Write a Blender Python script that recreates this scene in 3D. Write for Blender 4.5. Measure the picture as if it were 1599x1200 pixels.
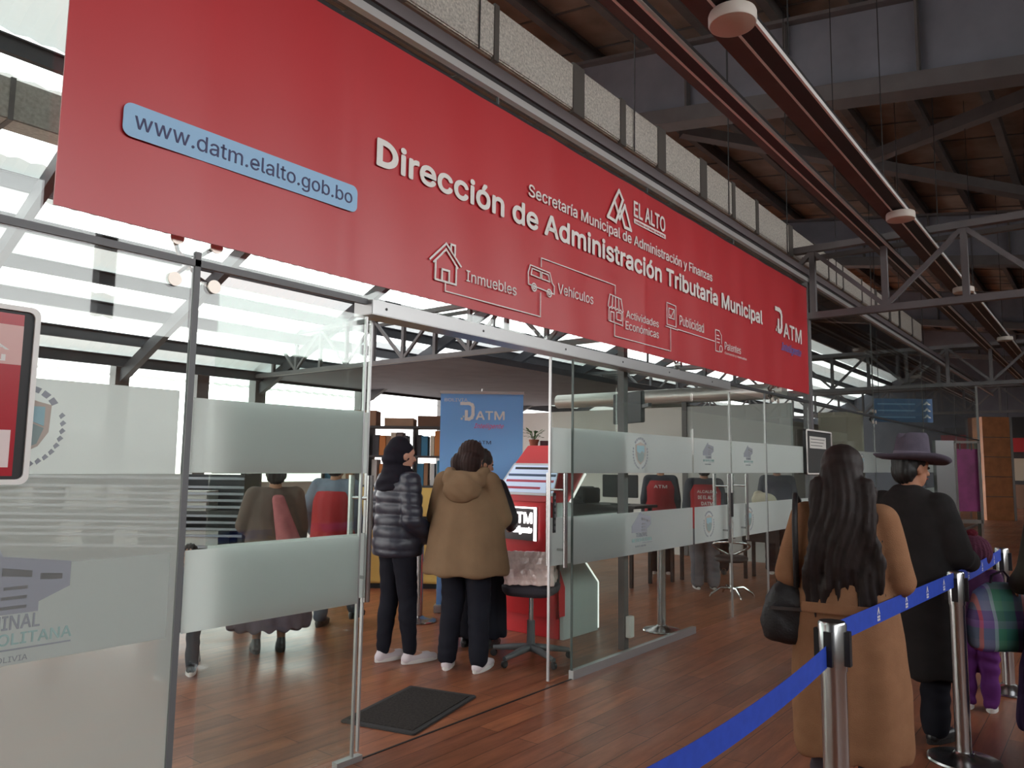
import bpy, bmesh, math, random, os
import numpy as np
from mathutils import Vector, Matrix, noise as mnoise

for _o in list(bpy.data.objects):
    bpy.data.objects.remove(_o)
S = bpy.context.scene
COL = S.collection
random.seed(7)
PI = math.pi

# ------------------------------------------------------------------ camera
YAW, PITCH, ROLL, FPX = 0.89557608, 0.10565722, 0.01341225, 1178.46
Fw = Vector((math.sin(YAW)*math.cos(PITCH), math.cos(YAW)*math.cos(PITCH), math.sin(PITCH)))
R0 = Vector((math.cos(YAW), -math.sin(YAW), 0)); U0 = R0.cross(Fw)
Rv = math.cos(ROLL)*R0 + math.sin(ROLL)*U0
Uv = -math.sin(ROLL)*R0 + math.cos(ROLL)*U0
cam_data = bpy.data.cameras.new('camera')
cam_data.sensor_fit = 'HORIZONTAL'; cam_data.sensor_width = 36.0
cam_data.lens = FPX/1599*36.0
cam_data.clip_start = 0.05; cam_data.clip_end = 300
cam = bpy.data.objects.new('camera', cam_data); COL.objects.link(cam)
M4 = Matrix((Rv, Uv, -Fw)).transposed().to_4x4()
M4.translation = Vector((0, -3.0854, 1.5))
cam.matrix_world = M4
S.camera = cam

# ------------------------------------------------------------------ light and exposure
S.view_settings.view_transform = 'Standard'; S.view_settings.look = 'None'
S.view_settings.gamma = 1.0; S.view_settings.use_curve_mapping = False
S.view_settings.exposure = -0.35
W = bpy.data.worlds.new('sky'); S.world = W; W.use_nodes = True
_nt = W.node_tree; _bg = _nt.nodes['Background']
_tc = _nt.nodes.new('ShaderNodeTexCoord'); _sx = _nt.nodes.new('ShaderNodeSeparateXYZ')
_cr = _nt.nodes.new('ShaderNodeValToRGB')
_nt.links.new(_tc.outputs['Generated'], _sx.inputs[0]); _nt.links.new(_sx.outputs['Z'], _cr.inputs[0])
_cr.color_ramp.elements[0].position = 0.0; _cr.color_ramp.elements[0].color = (.30, .28, .26, 1)
_cr.color_ramp.elements[1].position = 0.04; _cr.color_ramp.elements[1].color = (1.0, .99, .97, 1)
_e = _cr.color_ramp.elements.new(0.9); _e.color = (.86, .93, 1.0, 1)
_nt.links.new(_cr.outputs[0], _bg.inputs['Color']); _bg.inputs['Strength'].default_value = 9.0
S.cycles.transparent_max_bounces = 32
S.cycles.max_bounces = 10
S.cycles.diffuse_bounces = 5
S.cycles.glossy_bounces = 4
S.cycles.transmission_bounces = 8
S.cycles.use_denoising = True
S.cycles.sample_clamp_indirect = 6.0
S.cycles.caustics_reflective = False
S.cycles.caustics_refractive = False

# ------------------------------------------------------------------ materials
def lin(c):
    return tuple((x/12.92 if x <= .04045 else ((x+.055)/1.055)**2.4) for x in c)
def rgb(r, g, b): return lin((r/255, g/255, b/255)) + (1,)
MATS = {}
def mat(name, col, rough=.6, metal=0., spec=.5, var=0., vscale=8., bump=0., bscale=40., coat=0., trans=0.):
    if name in MATS: return MATS[name]
    m = bpy.data.materials.new(name); m.use_nodes = True; nt = m.node_tree
    b = nt.nodes['Principled BSDF']
    b.inputs['Base Color'].default_value = col
    b.inputs['Roughness'].default_value = rough; b.inputs['Metallic'].default_value = metal
    b.inputs['Specular IOR Level'].default_value = spec
    if coat: b.inputs['Coat Weight'].default_value = coat; b.inputs['Coat Roughness'].default_value = .15
    if var or bump:
        tc = nt.nodes.new('ShaderNodeTexCoord')
    if var:
        n = nt.nodes.new('ShaderNodeTexNoise'); n.inputs['Scale'].default_value = vscale; n.inputs['Detail'].default_value = 5
        r = nt.nodes.new('ShaderNodeValToRGB')
        r.color_ramp.elements[0].position = .3; r.color_ramp.elements[1].position = .7
        r.color_ramp.elements[0].color = tuple(max(0, c*(1-var)) for c in col[:3]) + (1,)
        r.color_ramp.elements[1].color = tuple(min(1, c*(1+var)) for c in col[:3]) + (1,)
        nt.links.new(tc.outputs['Object'], n.inputs['Vector']); nt.links.new(n.outputs['Fac'], r.inputs[0])
        nt.links.new(r.outputs[0], b.inputs['Base Color'])
    if bump:
        n2 = nt.nodes.new('ShaderNodeTexNoise'); n2.inputs['Scale'].default_value = bscale; n2.inputs['Detail'].default_value = 4
        bp = nt.nodes.new('ShaderNodeBump'); bp.inputs['Strength'].default_value = bump; bp.inputs['Distance'].default_value = .02
        nt.links.new(tc.outputs['Object'], n2.inputs['Vector']); nt.links.new(n2.outputs['Fac'], bp.inputs['Height'])
        nt.links.new(bp.outputs[0], b.inputs['Normal'])
    MATS[name] = m
    return m
def emis(name, col, strength):
    if name in MATS: return MATS[name]
    m = bpy.data.materials.new(name); m.use_nodes = True; nt = m.node_tree
    b = nt.nodes['Principled BSDF']; b.inputs['Base Color'].default_value = col
    b.inputs['Emission Color'].default_value = col; b.inputs['Emission Strength'].default_value = strength
    MATS[name] = m; return m
def glass(name, tint=(.93, .97, .95, 1), base=.05, maxr=.75, haze=0., hazecol=(.5, .53, .5, 1)):
    m = bpy.data.materials.new(name); m.use_nodes = True; nt = m.node_tree
    nt.nodes.remove(nt.nodes['Principled BSDF']); out = nt.nodes['Material Output']
    lw = nt.nodes.new('ShaderNodeLayerWeight')
    pw = nt.nodes.new('ShaderNodeMath'); pw.operation = 'POWER'; pw.inputs[1].default_value = 4.5
    mr = nt.nodes.new('ShaderNodeMapRange'); mr.inputs['To Min'].default_value = base; mr.inputs['To Max'].default_value = maxr
    nt.links.new(lw.outputs['Facing'], pw.inputs[0]); nt.links.new(pw.outputs[0], mr.inputs['Value'])
    tr = nt.nodes.new('ShaderNodeBsdfTransparent'); tr.inputs[0].default_value = tint
    gl = nt.nodes.new('ShaderNodeBsdfGlossy'); gl.inputs['Roughness'].default_value = .015
    mx = nt.nodes.new('ShaderNodeMixShader')
    nt.links.new(mr.outputs[0], mx.inputs[0]); nt.links.new(tr.outputs[0], mx.inputs[1]); nt.links.new(gl.outputs[0], mx.inputs[2])
    last = mx
    if haze:
        df = nt.nodes.new('ShaderNodeBsdfDiffuse'); df.inputs[0].default_value = hazecol
        tl = nt.nodes.new('ShaderNodeBsdfTranslucent'); tl.inputs[0].default_value = hazecol
        m1 = nt.nodes.new('ShaderNodeMixShader'); m1.inputs[0].default_value = .5
        nt.links.new(df.outputs[0], m1.inputs[1]); nt.links.new(tl.outputs[0], m1.inputs[2])
        m2 = nt.nodes.new('ShaderNodeMixShader'); m2.inputs[0].default_value = haze
        nt.links.new(mx.outputs[0], m2.inputs[1]); nt.links.new(m1.outputs[0], m2.inputs[2]); last = m2
    nt.links.new(last.outputs[0], out.inputs['Surface'])
    MATS[name] = m; return m
def film(name, col, clear=.12, tl_share=.5):
    m = bpy.data.materials.new(name); m.use_nodes = True; nt = m.node_tree
    nt.nodes.remove(nt.nodes['Principled BSDF']); out = nt.nodes['Material Output']
    df = nt.nodes.new('ShaderNodeBsdfDiffuse'); df.inputs[0].default_value = col
    tl = nt.nodes.new('ShaderNodeBsdfTranslucent'); tl.inputs[0].default_value = col
    tr = nt.nodes.new('ShaderNodeBsdfTransparent')
    m1 = nt.nodes.new('ShaderNodeMixShader'); m1.inputs[0].default_value = tl_share
    nt.links.new(df.outputs[0], m1.inputs[1]); nt.links.new(tl.outputs[0], m1.inputs[2])
    m2 = nt.nodes.new('ShaderNodeMixShader'); m2.inputs[0].default_value = clear
    nt.links.new(m1.outputs[0], m2.inputs[1]); nt.links.new(tr.outputs[0], m2.inputs[2])
    nt.links.new(m2.outputs[0], out.inputs['Surface'])
    MATS[name] = m; return m

# ------------------------------------------------------------------ mesh helpers
class MB:
    def __init__(s): s.v = []; s.f = []; s.sm = []
    def add(s, vs, fs, smooth=False):
        o = len(s.v); s.v += [tuple(v) for v in vs]; s.f += [tuple(i+o for i in f) for f in fs]; s.sm += [smooth]*len(fs); return s
    def box(s, x0, x1, y0, y1, z0, z1):
        vs = [(x, y, z) for z in (z0, z1) for y in (y0, y1) for x in (x0, x1)]
        return s.add(vs, [(0,2,3,1),(4,5,7,6),(0,1,5,4),(2,6,7,3),(0,4,6,2),(1,3,7,5)])
    def bar(s, p0, p1, w, h, up=(0,0,1)):
        p0 = Vector(p0); p1 = Vector(p1); d = (p1-p0).normalized(); up = Vector(up)
        if abs(d.dot(up)) > .98: up = Vector((1,0,0))
        a = d.cross(up).normalized(); b = a.cross(d).normalized()
        vs = []
        for p in (p0, p1):
            for sa, sb in ((-1,-1),(1,-1),(1,1),(-1,1)):
                vs.append(p + a*sa*w/2 + b*sb*h/2)
        return s.add(vs, [(0,1,2,3),(7,6,5,4),(0,4,5,1),(1,5,6,2),(2,6,7,3),(3,7,4,0)])
    def tube(s, pts, r, n=10, closed=False):
        pts = [Vector(p) for p in pts]; k = len(pts)
        rs = r if isinstance(r, (list, tuple)) else [r]*k
        vs = []; prev = None
        for i, p in enumerate(pts):
            if closed: d = (pts[(i+1) % k]-pts[i-1]).normalized()
            else: d = (pts[min(i+1, k-1)]-pts[max(i-1, 0)]).normalized()
            if prev is None:
                u = Vector((0,0,1)) if abs(d.z) < .9 else Vector((1,0,0))
                a = d.cross(u).normalized()
            else:
                a = (prev - d*prev.dot(d)); a = a.normalized() if a.length > 1e-6 else d.orthogonal().normalized()
            prev = a; b = d.cross(a)
            for j in range(n):
                t = 2*PI*j/n; vs.append(p + (a*math.cos(t)+b*math.sin(t))*rs[i])
        fs = []
        for i in range(k if closed else k-1):
            for j in range(n):
                i2 = (i+1) % k
                fs.append((i*n+j, i*n+(j+1) % n, i2*n+(j+1) % n, i2*n+j))
        s.add(vs, fs, True)
        if not closed:
            o = len(s.v)-len(vs)
            s.f += [tuple(o+j for j in reversed(range(n))), tuple(o+(k-1)*n+j for j in range(n))]; s.sm += [False, False]
        return s
    def lathe(s, prof, c=(0,0,0), n=32):
        vs = []; fs = []; k = len(prof)
        for r, z in prof:
            for j in range(n):
                t = 2*PI*j/n; vs.append((c[0]+r*math.cos(t), c[1]+r*math.sin(t), c[2]+z))
        for i in range(k-1):
            for j in range(n):
                fs.append((i*n+j, i*n+(j+1) % n, (i+1)*n+(j+1) % n, (i+1)*n+j))
        s.add(vs, fs, True); o = len(s.v)-len(vs)
        s.f += [tuple(o+j for j in reversed(range(n))), tuple(o+(k-1)*n+j for j in range(n))]; s.sm += [False, False]
        return s
    def prism(s, poly, d0, d1, axis='y'):
        # poly: 2-D points; axis y -> (x,z), axis x -> (y,z), axis z -> (x,y)
        def P(a, b, d):
            return {'y': (a, d, b), 'x': (d, a, b), 'z': (a, b, d)}[axis]
        n = len(poly); vs = [P(a, b, d0) for a, b in poly] + [P(a, b, d1) for a, b in poly]
        fs = [tuple(range(n)), tuple(reversed(range(n, 2*n)))] + [(i, i+n, (i+1) % n+n, (i+1) % n) for i in range(n)]
        return s.add(vs, fs)
    def ell(s, c, r, n=16, m=10, rot=None):
        vs = []; fs = []
        for i in range(m+1):
            ph = -PI/2 + PI*i/m
            for j in range(n):
                t = 2*PI*j/n
                v = Vector((r[0]*math.cos(ph)*math.cos(t), r[1]*math.cos(ph)*math.sin(t), r[2]*math.sin(ph)))
                if rot is not None: v = rot @ v
                vs.append(v + Vector(c))
        for i in range(m):
            for j in range(n):
                fs.append((i*n+j, i*n+(j+1) % n, (i+1)*n+(j+1) % n, (i+1)*n+j))
        return s.add(vs, fs, True)
    def build(s, name, m, parent=None, loc=None, rot=None, bevel=0., sharp=40):
        me = bpy.data.meshes.new(name); me.from_pydata(s.v, [], s.f)
        me.polygons.foreach_set('use_smooth', s.sm)
        bm = bmesh.new(); bm.from_mesh(me)
        bmesh.ops.remove_doubles(bm, verts=bm.verts, dist=1e-6)
        bmesh.ops.recalc_face_normals(bm, faces=bm.faces)
        if bevel:
            es = [e for e in bm.edges if len(e.link_faces) == 2 and e.calc_face_angle(0) > .6]
            bmesh.ops.bevel(bm, geom=es, offset=bevel, segments=2, affect='EDGES', clamp_overlap=True)
        bm.to_mesh(me); bm.free(); me.update()
        if any(s.sm): me.set_sharp_from_angle(angle=math.radians(sharp))
        return link(name, me, m, parent, loc, rot)
def link(name, me, m, parent=None, loc=None, rot=None):
    o = bpy.data.objects.new(name, me); COL.objects.link(o)
    if m is not None and not me.materials: me.materials.append(m)
    if parent is not None: o.parent = parent
    if loc is not None: o.location = loc
    if rot is not None: o.rotation_euler = rot
    return o
def tag(o, label, cat, group=None, kind=None):
    o['label'] = label; o['category'] = cat
    if group: o['group'] = group
    if kind: o['kind'] = kind
    return o
def thing(name, label, cat, loc=(0,0,0), rz=0., group=None):
    o = bpy.data.objects.new(name, None); COL.objects.link(o); o.empty_display_size = .1
    o.location = loc; o.rotation_euler = (0, 0, rz)
    return tag(o, label, cat, group)
def struct(o): o['kind'] = 'structure'; return o
def copy_tree(root, loc=None, rz=None, label=None, group=None):
    c = root.copy(); COL.objects.link(c)
    if loc is not None: c.location = loc
    if rz is not None: c.rotation_euler = (0, 0, rz)
    if label: c['label'] = label
    if group: c['group'] = group
    for ch in root.children:
        d = ch.copy(); COL.objects.link(d); d.parent = c
        for g in ch.children:
            e = g.copy(); COL.objects.link(e); e.parent = d
    return c

_FONT = None
def font():
    global _FONT
    if _FONT is None:
        _FONT = False
        try:
            pth = os.path.join(bpy.utils.system_resource('DATAFILES'), 'fonts', 'Inter.woff2')
            if os.path.exists(pth): _FONT = bpy.data.fonts.load(pth)
        except Exception: pass
    return _FONT
_GL = {}
def _raw(t, res):
    cu = bpy.data.curves.new('txt', 'FONT'); cu.body = t; cu.resolution_u = res
    if font(): cu.font = font()
    o = bpy.data.objects.new('txt', cu); COL.objects.link(o)
    me = bpy.data.meshes.new_from_object(o.evaluated_get(bpy.context.evaluated_depsgraph_get()))
    bpy.data.objects.remove(o); bpy.data.curves.remove(cu)
    n = len(me.vertices); co = np.zeros(n*3); me.vertices.foreach_get('co', co)
    r = (co.reshape(-1, 3), [tuple(p.vertices) for p in me.polygons], sum(p.area for p in me.polygons)); bpy.data.meshes.remove(me)
    return r
def glyph(c):
    """outline fill and advance of one character; the fill that covers the glyph best is kept"""
    if c == 'D' and c not in _GL:              # drawn as a clean ring: stem and bowl
        hv = _raw('H', 2)[0]; h = hv[:, 1].max(); l = hv[:, 0].min(); wd = _raw('D', 2)[0][:, 0].max()-l
        iv = _raw('I', 2)[0]; t = min(iv[:, 0].max()-iv[:, 0].min(), .16*h)
        def loop(x0, x1, z0, z1):
            P = [(x0, z0), (x0, (z0+z1)/2), (x0, z1)]; r = (z1-z0)/2; xm = max(x0, x1-r*1.05)
            for i in range(17):
                a = PI/2-PI*i/16; P.append((xm+(x1-xm)*math.cos(a), (z0+z1)/2+r*math.sin(a)))
            return P
        A, B = loop(l, l+wd, 0, h), loop(l+t, l+wd-t, t*.9, h-t*.9); n = len(A)
        adv = _raw('HDH', 2)[0][:, 0].max() - _raw('HH', 2)[0][:, 0].max()
        _GL[c] = (np.array([p+(0,) for p in A+B]), [(i, n+i, n+(i+1) % n, (i+1) % n) for i in range(n)], adv)
    if c not in _GL:
        adv = _raw('H'+c+'H', 2)[0][:, 0].max() - (_GL['HH'] if 'HH' in _GL else _GL.setdefault('HH', _raw('HH', 2)[0][:, 0].max()))
        _GL[c] = (np.zeros((0, 3)), [], adv) if c == ' ' else max((_raw(c, r) for r in (2, 3, 4, 5, 6)), key=lambda q: q[2])[:2]+(adv,)
    return _GL[c]
def text_mesh(s, bold=0., shear=0.):
    vs = []; fs = []; x = 0.
    for c in s:
        co, f, adv = glyph(c)
        fs += [tuple(i+len(vs) for i in q) for q in f]; vs += [(p[0]+x+shear*p[1], p[1], 0) for p in co]; x += adv
    me = bpy.data.meshes.new('txt'); me.from_pydata(vs, [], fs); me.update()
    return me
def lettering(name, s, x0, x1, z0, z1, m, parent, origin=(0,0,0), ax=(1,0,0), az=(0,0,1), out=(0,-1,0), th=.003, bold=0., shear=0., slope=0., ref=None):
    """text fitted to the rectangle x0..x1, z0..z1 in the plane through origin spanned by ax, az; standing th proud along out"""
    me = text_mesh(s, 0., shear)
    n = len(me.vertices); co = np.empty(n*3); me.vertices.foreach_get('co', co); co = co.reshape(-1, 3)
    if ref is not None: co[:, 0] += ref[2]
    mn, mx = (co.min(0), co.max(0)) if ref is None else ref[:2]
    u = x0 + (co[:, 0]-mn[0])/(mx[0]-mn[0])*(x1-x0); w = z0 + (co[:, 1]-mn[1])/(mx[1]-mn[1])*(z1-z0)
    w = w + slope*(u-x0)
    O = np.array(origin); A = np.array(ax); Z = np.array(az); N = np.array(out)
    co = O + u[:, None]*A + w[:, None]*Z + N*th
    me.vertices.foreach_set('co', co.ravel()); me.update()
    bm = bmesh.new(); bm.from_mesh(me)
    bmesh.ops.delete(bm, geom=[f for f in bm.faces if f.calc_area() < 2e-6*(z1-z0)**2], context='FACES')
    for f in bm.faces:
        f.normal_update()
        if f.normal.dot(Vector(out)) < 0: f.normal_flip()
    r = bmesh.ops.extrude_face_region(bm, geom=list(bm.faces))
    vs = [e for e in r['geom'] if isinstance(e, bmesh.types.BMVert)]
    bmesh.ops.translate(bm, verts=vs, vec=Vector(out)*(-th*.9))
    if bold:                                   # heavier stroke: a few slightly shifted, slightly prouder layers
        base = list(bm.verts)+list(bm.edges)+list(bm.faces); d = bold*(z1-z0)
        for i in range(8):
            t = 2*PI*i/8; g = bmesh.ops.duplicate(bm, geom=base)
            v2 = [e for e in g['geom'] if isinstance(e, bmesh.types.BMVert)]
            bmesh.ops.translate(bm, verts=v2, vec=Vector(A)*(d*math.cos(t))+Vector(Z)*(d*math.sin(t))+Vector(N)*(.00012*(i+1)))
    bm.to_mesh(me); bm.free(); me.materials.clear(); me.name = name
    return link(name, me, m, parent)
def words(s, *a, **k):
    """a line of lettering, every word a mesh of its own"""
    me = text_mesh(s, 0., k.get('shear', 0.)); n = len(me.vertices); co = np.empty(n*3); me.vertices.foreach_get('co', co); co = co.reshape(-1, 3)
    mn, mx = co.min(0), co.max(0); bpy.data.meshes.remove(me); x = 0.
    for w in s.split(' '):
        lettering('lettering', w, *a, ref=(mn, mx, x), **k); x += sum(glyph(c)[2] for c in w+' ')
def strokes(lines, w, mb=None, y=0., th=.003):
    """flat ribbons in an x-z plane"""
    mb = mb or MB()
    i = 0
    for L in lines:
        for (a, b), (c, d) in zip(L[:-1], L[1:]):
            mb.add(*_rib(a, b, c, d, w, y-.00012*(i % 14), th)); i += 1
    return mb
def _rib(a, b, c, d, w, y, th):
    l = math.hypot(c-a, d-b) or 1e-6; tx, tz = (c-a)/l, (d-b)/l; nx, nz = -tz*w/2, tx*w/2
    a -= tx*w/2; b -= tz*w/2; c += tx*w/2; d += tz*w/2
    q = [(a+nx, b+nz), (c+nx, d+nz), (c-nx, d-nz), (a-nx, b-nz)]
    vs = [(x, y, z) for x, z in q] + [(x, y+th, z) for x, z in q]
    return vs, [(0,1,2,3),(7,6,5,4),(0,4,5,1),(1,5,6,2),(2,6,7,3),(3,7,4,0)]
def circ(cx, cz, r, n=20): return [(cx+r*math.cos(2*PI*i/n), cz+r*math.sin(2*PI*i/n)) for i in range(n+1)]
def rrect(x0, x1, z0, z1, r, n=5):
    P = []
    for cx, cz, t0 in ((x1-r, z1-r, 0), (x0+r, z1-r, PI/2), (x0+r, z0+r, PI), (x1-r, z0+r, 1.5*PI)):
        for i in range(n+1):
            t = t0+PI/2*i/n; P.append((cx+r*math.cos(t), cz+r*math.sin(t)))
    return P

# organic surfaces: overlapping volumes fused into one continuous skin
def blob(name, parts, m, parent=None, voxel=.012, smooth=4, disp=None, sm_f=.5):
    mb = MB()
    for q in parts:
        k = q[0]
        if k == 'c':
            p0, p1, r0, r1 = Vector(q[1]), Vector(q[2]), q[3], q[4]
            d = (p1-p0)
            d = d.normalized() if d.length > 1e-6 else Vector((0,0,1))
            a = d.orthogonal().normalized(); b = d.cross(a); n = 14
            vs = []; rows = [(p0, r0, -PI/2+PI/2*i/5) for i in range(6)] + [(p1, r1, PI/2*i/5) for i in range(6)]
            for p, r, t in rows:
                for j in range(n):
                    s = 2*PI*j/n
                    vs.append(p + d*(r*math.sin(t)) + (a*math.cos(s)+b*math.sin(s))*max(r*math.cos(t), 1e-4))
            fs = [(i*n+j, i*n+(j+1) % n, (i+1)*n+(j+1) % n, (i+1)*n+j) for i in range(11) for j in range(n)]
            fs += [tuple(reversed(range(n))), tuple(11*n+j for j in range(n))]
            mb.add(vs, fs, True)
        elif k == 'e':
            mb.ell(q[1], q[2], 18, 12, q[3] if len(q) > 3 else None)
        elif k == 'r':
            rings = q[1]; n = 28; vs = []
            for rg in rings:
                cx, cy, z, rx, ry = rg[:5]; e = rg[5] if len(rg) > 5 else 2.0
                for j in range(n):
                    t = 2*PI*j/n; c, s = math.cos(t), math.sin(t)
                    vs.append((cx+rx*abs(c)**(2/e)*(1 if c >= 0 else -1), cy+ry*abs(s)**(2/e)*(1 if s >= 0 else -1), z))
            K = len(rings)
            fs = [(i*n+j, i*n+(j+1) % n, (i+1)*n+(j+1) % n, (i+1)*n+j) for i in range(K-1) for j in range(n)]
            fs += [tuple(reversed(range(n))), tuple((K-1)*n+j for j in range(n))]
            mb.add(vs, fs, True)
        elif k == 'b':
            mb.box(*q[1])
        elif k == 'p':
            mb.prism(*q[1:])
    me = bpy.data.meshes.new(name); me.from_pydata(mb.v, [], mb.f)
    bm = bmesh.new(); bm.from_mesh(me); 
    bm.to_mesh(me); bm.free()
    o = bpy.data.objects.new('tmp', me); COL.objects.link(o)
    rm = o.modifiers.new('r', 'REMESH'); rm.mode = 'VOXEL'; rm.voxel_size = voxel; rm.use_smooth_shade = True
    if smooth:
        sm = o.modifiers.new('s', 'SMOOTH'); sm.factor = sm_f; sm.iterations = smooth
    dg = bpy.context.evaluated_depsgraph_get()
    out = bpy.data.meshes.new_from_object(o.evaluated_get(dg))
    bpy.data.objects.remove(o); bpy.data.meshes.remove(me)
    if disp is not None and len(out.vertices):
        n = len(out.vertices); co = np.empty(n*3); out.vertices.foreach_get('co', co); co = co.reshape(-1, 3)
        no = np.empty(n*3); out.vertex_normals.foreach_get('vector', no); no = no.reshape(-1, 3)
        co = co + no*np.asarray(disp(co, no))[:, None]
        out.vertices.foreach_set('co', co.ravel())
    out.polygons.foreach_set('use_smooth', [True]*len(out.polygons))
    out.materials.clear(); out.name = name; out.update()
    return link(name, out, m, parent)
def vnoise(co, sc, seed=0.):
    """cheap smooth pseudo noise from summed sines"""
    x, y, z = co[:, 0]*sc+seed, co[:, 1]*sc+seed*1.7, co[:, 2]*sc+seed*.6
    return (np.sin(1.3*x+2.1*y+.4*np.sin(2*z)) + np.sin(2.3*y-1.1*z+.7*np.sin(1.7*x)) + np.sin(1.9*z+1.4*x+.5*np.sin(2.3*y)))/3
# ================================================================== materials of the place
def wood_floor():
    m = bpy.data.materials.new('floor_boards'); m.use_nodes = True; nt = m.node_tree; b = nt.nodes['Principled BSDF']
    tc = nt.nodes.new('ShaderNodeTexCoord')
    br = nt.nodes.new('ShaderNodeTexBrick'); br.offset = .37; br.squash = 1
    br.inputs['Scale'].default_value = 1.0; br.inputs['Brick Width'].default_value = 1.3; br.inputs['Row Height'].default_value = .14
    br.inputs['Mortar Size'].default_value = .0022; br.inputs['Mortar Smooth'].default_value = .1
    br.inputs['Color1'].default_value = rgb(168, 106, 74); br.inputs['Color2'].default_value = rgb(138, 84, 60); br.inputs['Mortar'].default_value = rgb(60, 36, 28)
    nt.links.new(tc.outputs['Object'], br.inputs['Vector'])
    mp = nt.nodes.new('ShaderNodeMapping'); mp.inputs['Scale'].default_value = (1.2, 9, 1)
    n = nt.nodes.new('ShaderNodeTexNoise'); n.inputs['Scale'].default_value = 2.2; n.inputs['Detail'].default_value = 7; n.inputs['Roughness'].default_value = .65
    nt.links.new(tc.outputs['Object'], mp.inputs[0]); nt.links.new(mp.outputs[0], n.inputs['Vector'])
    cr = nt.nodes.new('ShaderNodeValToRGB'); cr.color_ramp.elements[0].position = .3; cr.color_ramp.elements[0].color = (.55, .5, .48, 1)
    cr.color_ramp.elements[1].position = .75; cr.color_ramp.elements[1].color = (1.15, 1.12, 1.1, 1)
    nt.links.new(n.outputs['Fac'], cr.inputs[0])
    mx = nt.nodes.new('ShaderNodeMix'); mx.data_type = 'RGBA'; mx.blend_type = 'MULTIPLY'; mx.inputs['Factor'].default_value = 1
    nt.links.new(br.outputs['Color'], mx.inputs['A']); nt.links.new(cr.outputs[0], mx.inputs['B'])
    nt.links.new(mx.outputs['Result'], b.inputs['Base Color'])
    n2 = nt.nodes.new('ShaderNodeTexNoise'); n2.inputs['Scale'].default_value = 1.3; n2.inputs['Detail'].default_value = 4
    nt.links.new(tc.outputs['Object'], n2.inputs['Vector'])
    mr = nt.nodes.new('ShaderNodeMapRange'); mr.inputs['To Min'].default_value = .22; mr.inputs['To Max'].default_value = .5
    nt.links.new(n2.outputs['Fac'], mr.inputs['Value']); nt.links.new(mr.outputs[0], b.inputs['Roughness'])
    bp = nt.nodes.new('ShaderNodeBump'); bp.inputs['Strength'].default_value = .12; bp.inputs['Distance'].default_value = .01
    nt.links.new(br.outputs['Fac'], bp.inputs['Height']); bp.invert = True; nt.links.new(bp.outputs[0], b.inputs['Normal'])
    MATS['floor_boards'] = m; return m
def roof_sheet():
    """translucent corrugated sheets alternating with white painted rows"""
    m = bpy.data.materials.new('roof_sheet'); m.use_nodes = True; nt = m.node_tree
    nt.nodes.remove(nt.nodes['Principled BSDF']); out = nt.nodes['Material Output']
    tc = nt.nodes.new('ShaderNodeTexCoord'); sx = nt.nodes.new('ShaderNodeSeparateXYZ'); nt.links.new(tc.outputs['Object'], sx.inputs[0])
    md = nt.nodes.new('ShaderNodeMath'); md.operation = 'PINGPONG'; md.inputs[1].default_value = .62
    nt.links.new(sx.outputs['Y'], md.inputs[0])
    gt = nt.nodes.new('ShaderNodeMath'); gt.operation = 'GREATER_THAN'; gt.inputs[1].default_value = .34; nt.links.new(md.outputs[0], gt.inputs[0])
    n = nt.nodes.new('ShaderNodeTexNoise'); n.inputs['Scale'].default_value = 1.1; n.inputs['Detail'].default_value = 5
    nt.links.new(tc.outputs['Object'], n.inputs['Vector'])
    cr = nt.nodes.new('ShaderNodeValToRGB'); cr.color_ramp.elements[0].position = .3; cr.color_ramp.elements[0].color = (.72, .70, .65, 1)
    cr.color_ramp.elements[1].position = .7; cr.color_ramp.elements[1].color = (.92, .90, .86, 1); nt.links.new(n.outputs['Fac'], cr.inputs[0])
    tl = nt.nodes.new('ShaderNodeBsdfTranslucent'); nt.links.new(cr.outputs[0], tl.inputs[0])
    t2 = nt.nodes.new('ShaderNodeBsdfTranslucent'); t2.inputs[0].default_value = (.13, .13, .125, 1)
    df = nt.nodes.new('ShaderNodeBsdfDiffuse'); df.inputs[0].default_value = (.5, .5, .48, 1)
    a = nt.nodes.new('ShaderNodeAddShader'); nt.links.new(t2.outputs[0], a.inputs[0]); nt.links.new(df.outputs[0], a.inputs[1])
    mx = nt.nodes.new('ShaderNodeMixShader'); nt.links.new(gt.outputs[0], mx.inputs[0]); nt.links.new(tl.outputs[0], mx.inputs[2]); nt.links.new(a.outputs[0], mx.inputs[1])
    nt.links.new(mx.outputs[0], out.inputs['Surface']); MATS['roof_sheet'] = m; return m
FLOOR = wood_floor(); ROOF = roof_sheet()
STEEL = mat('painted_steel', rgb(104, 102, 104), .55, 0, .4, .12, 3)
STEEL_O = mat('backlit_roof_steel', rgb(66, 66, 70), .6, 0, .3, .1, 3)  # darker paint stands in for backlighting under the roof sheets
STEEL_D = mat('dark_steel', rgb(100, 98, 98), .6, 0, .35, .15, 3)
PLATE = mat('girder_plate', rgb(126, 130, 142), .6, 0, .35, .2, 1.2)
PLY = mat('ply_board', rgb(146, 134, 124), .8, 0, .2, .3, 1.5)
REDB = mat('red_oxide', rgb(96, 84, 82), .7, 0, .3, .15, 3)
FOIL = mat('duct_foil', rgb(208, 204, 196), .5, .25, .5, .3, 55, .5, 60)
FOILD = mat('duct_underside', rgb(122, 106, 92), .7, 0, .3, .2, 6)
BLACK = mat('black_metal', rgb(30, 29, 31), .5)
ALU = mat('aluminium', rgb(176, 176, 176), .35, .7)
WHITE = mat('white_paint', rgb(225, 223, 218), .5)
CHROME = mat('chrome', (.72, .72, .72, 1), .12, 1.)
STAIN = mat('stainless', (.5, .5, .5, 1), .24, 1.)
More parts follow.
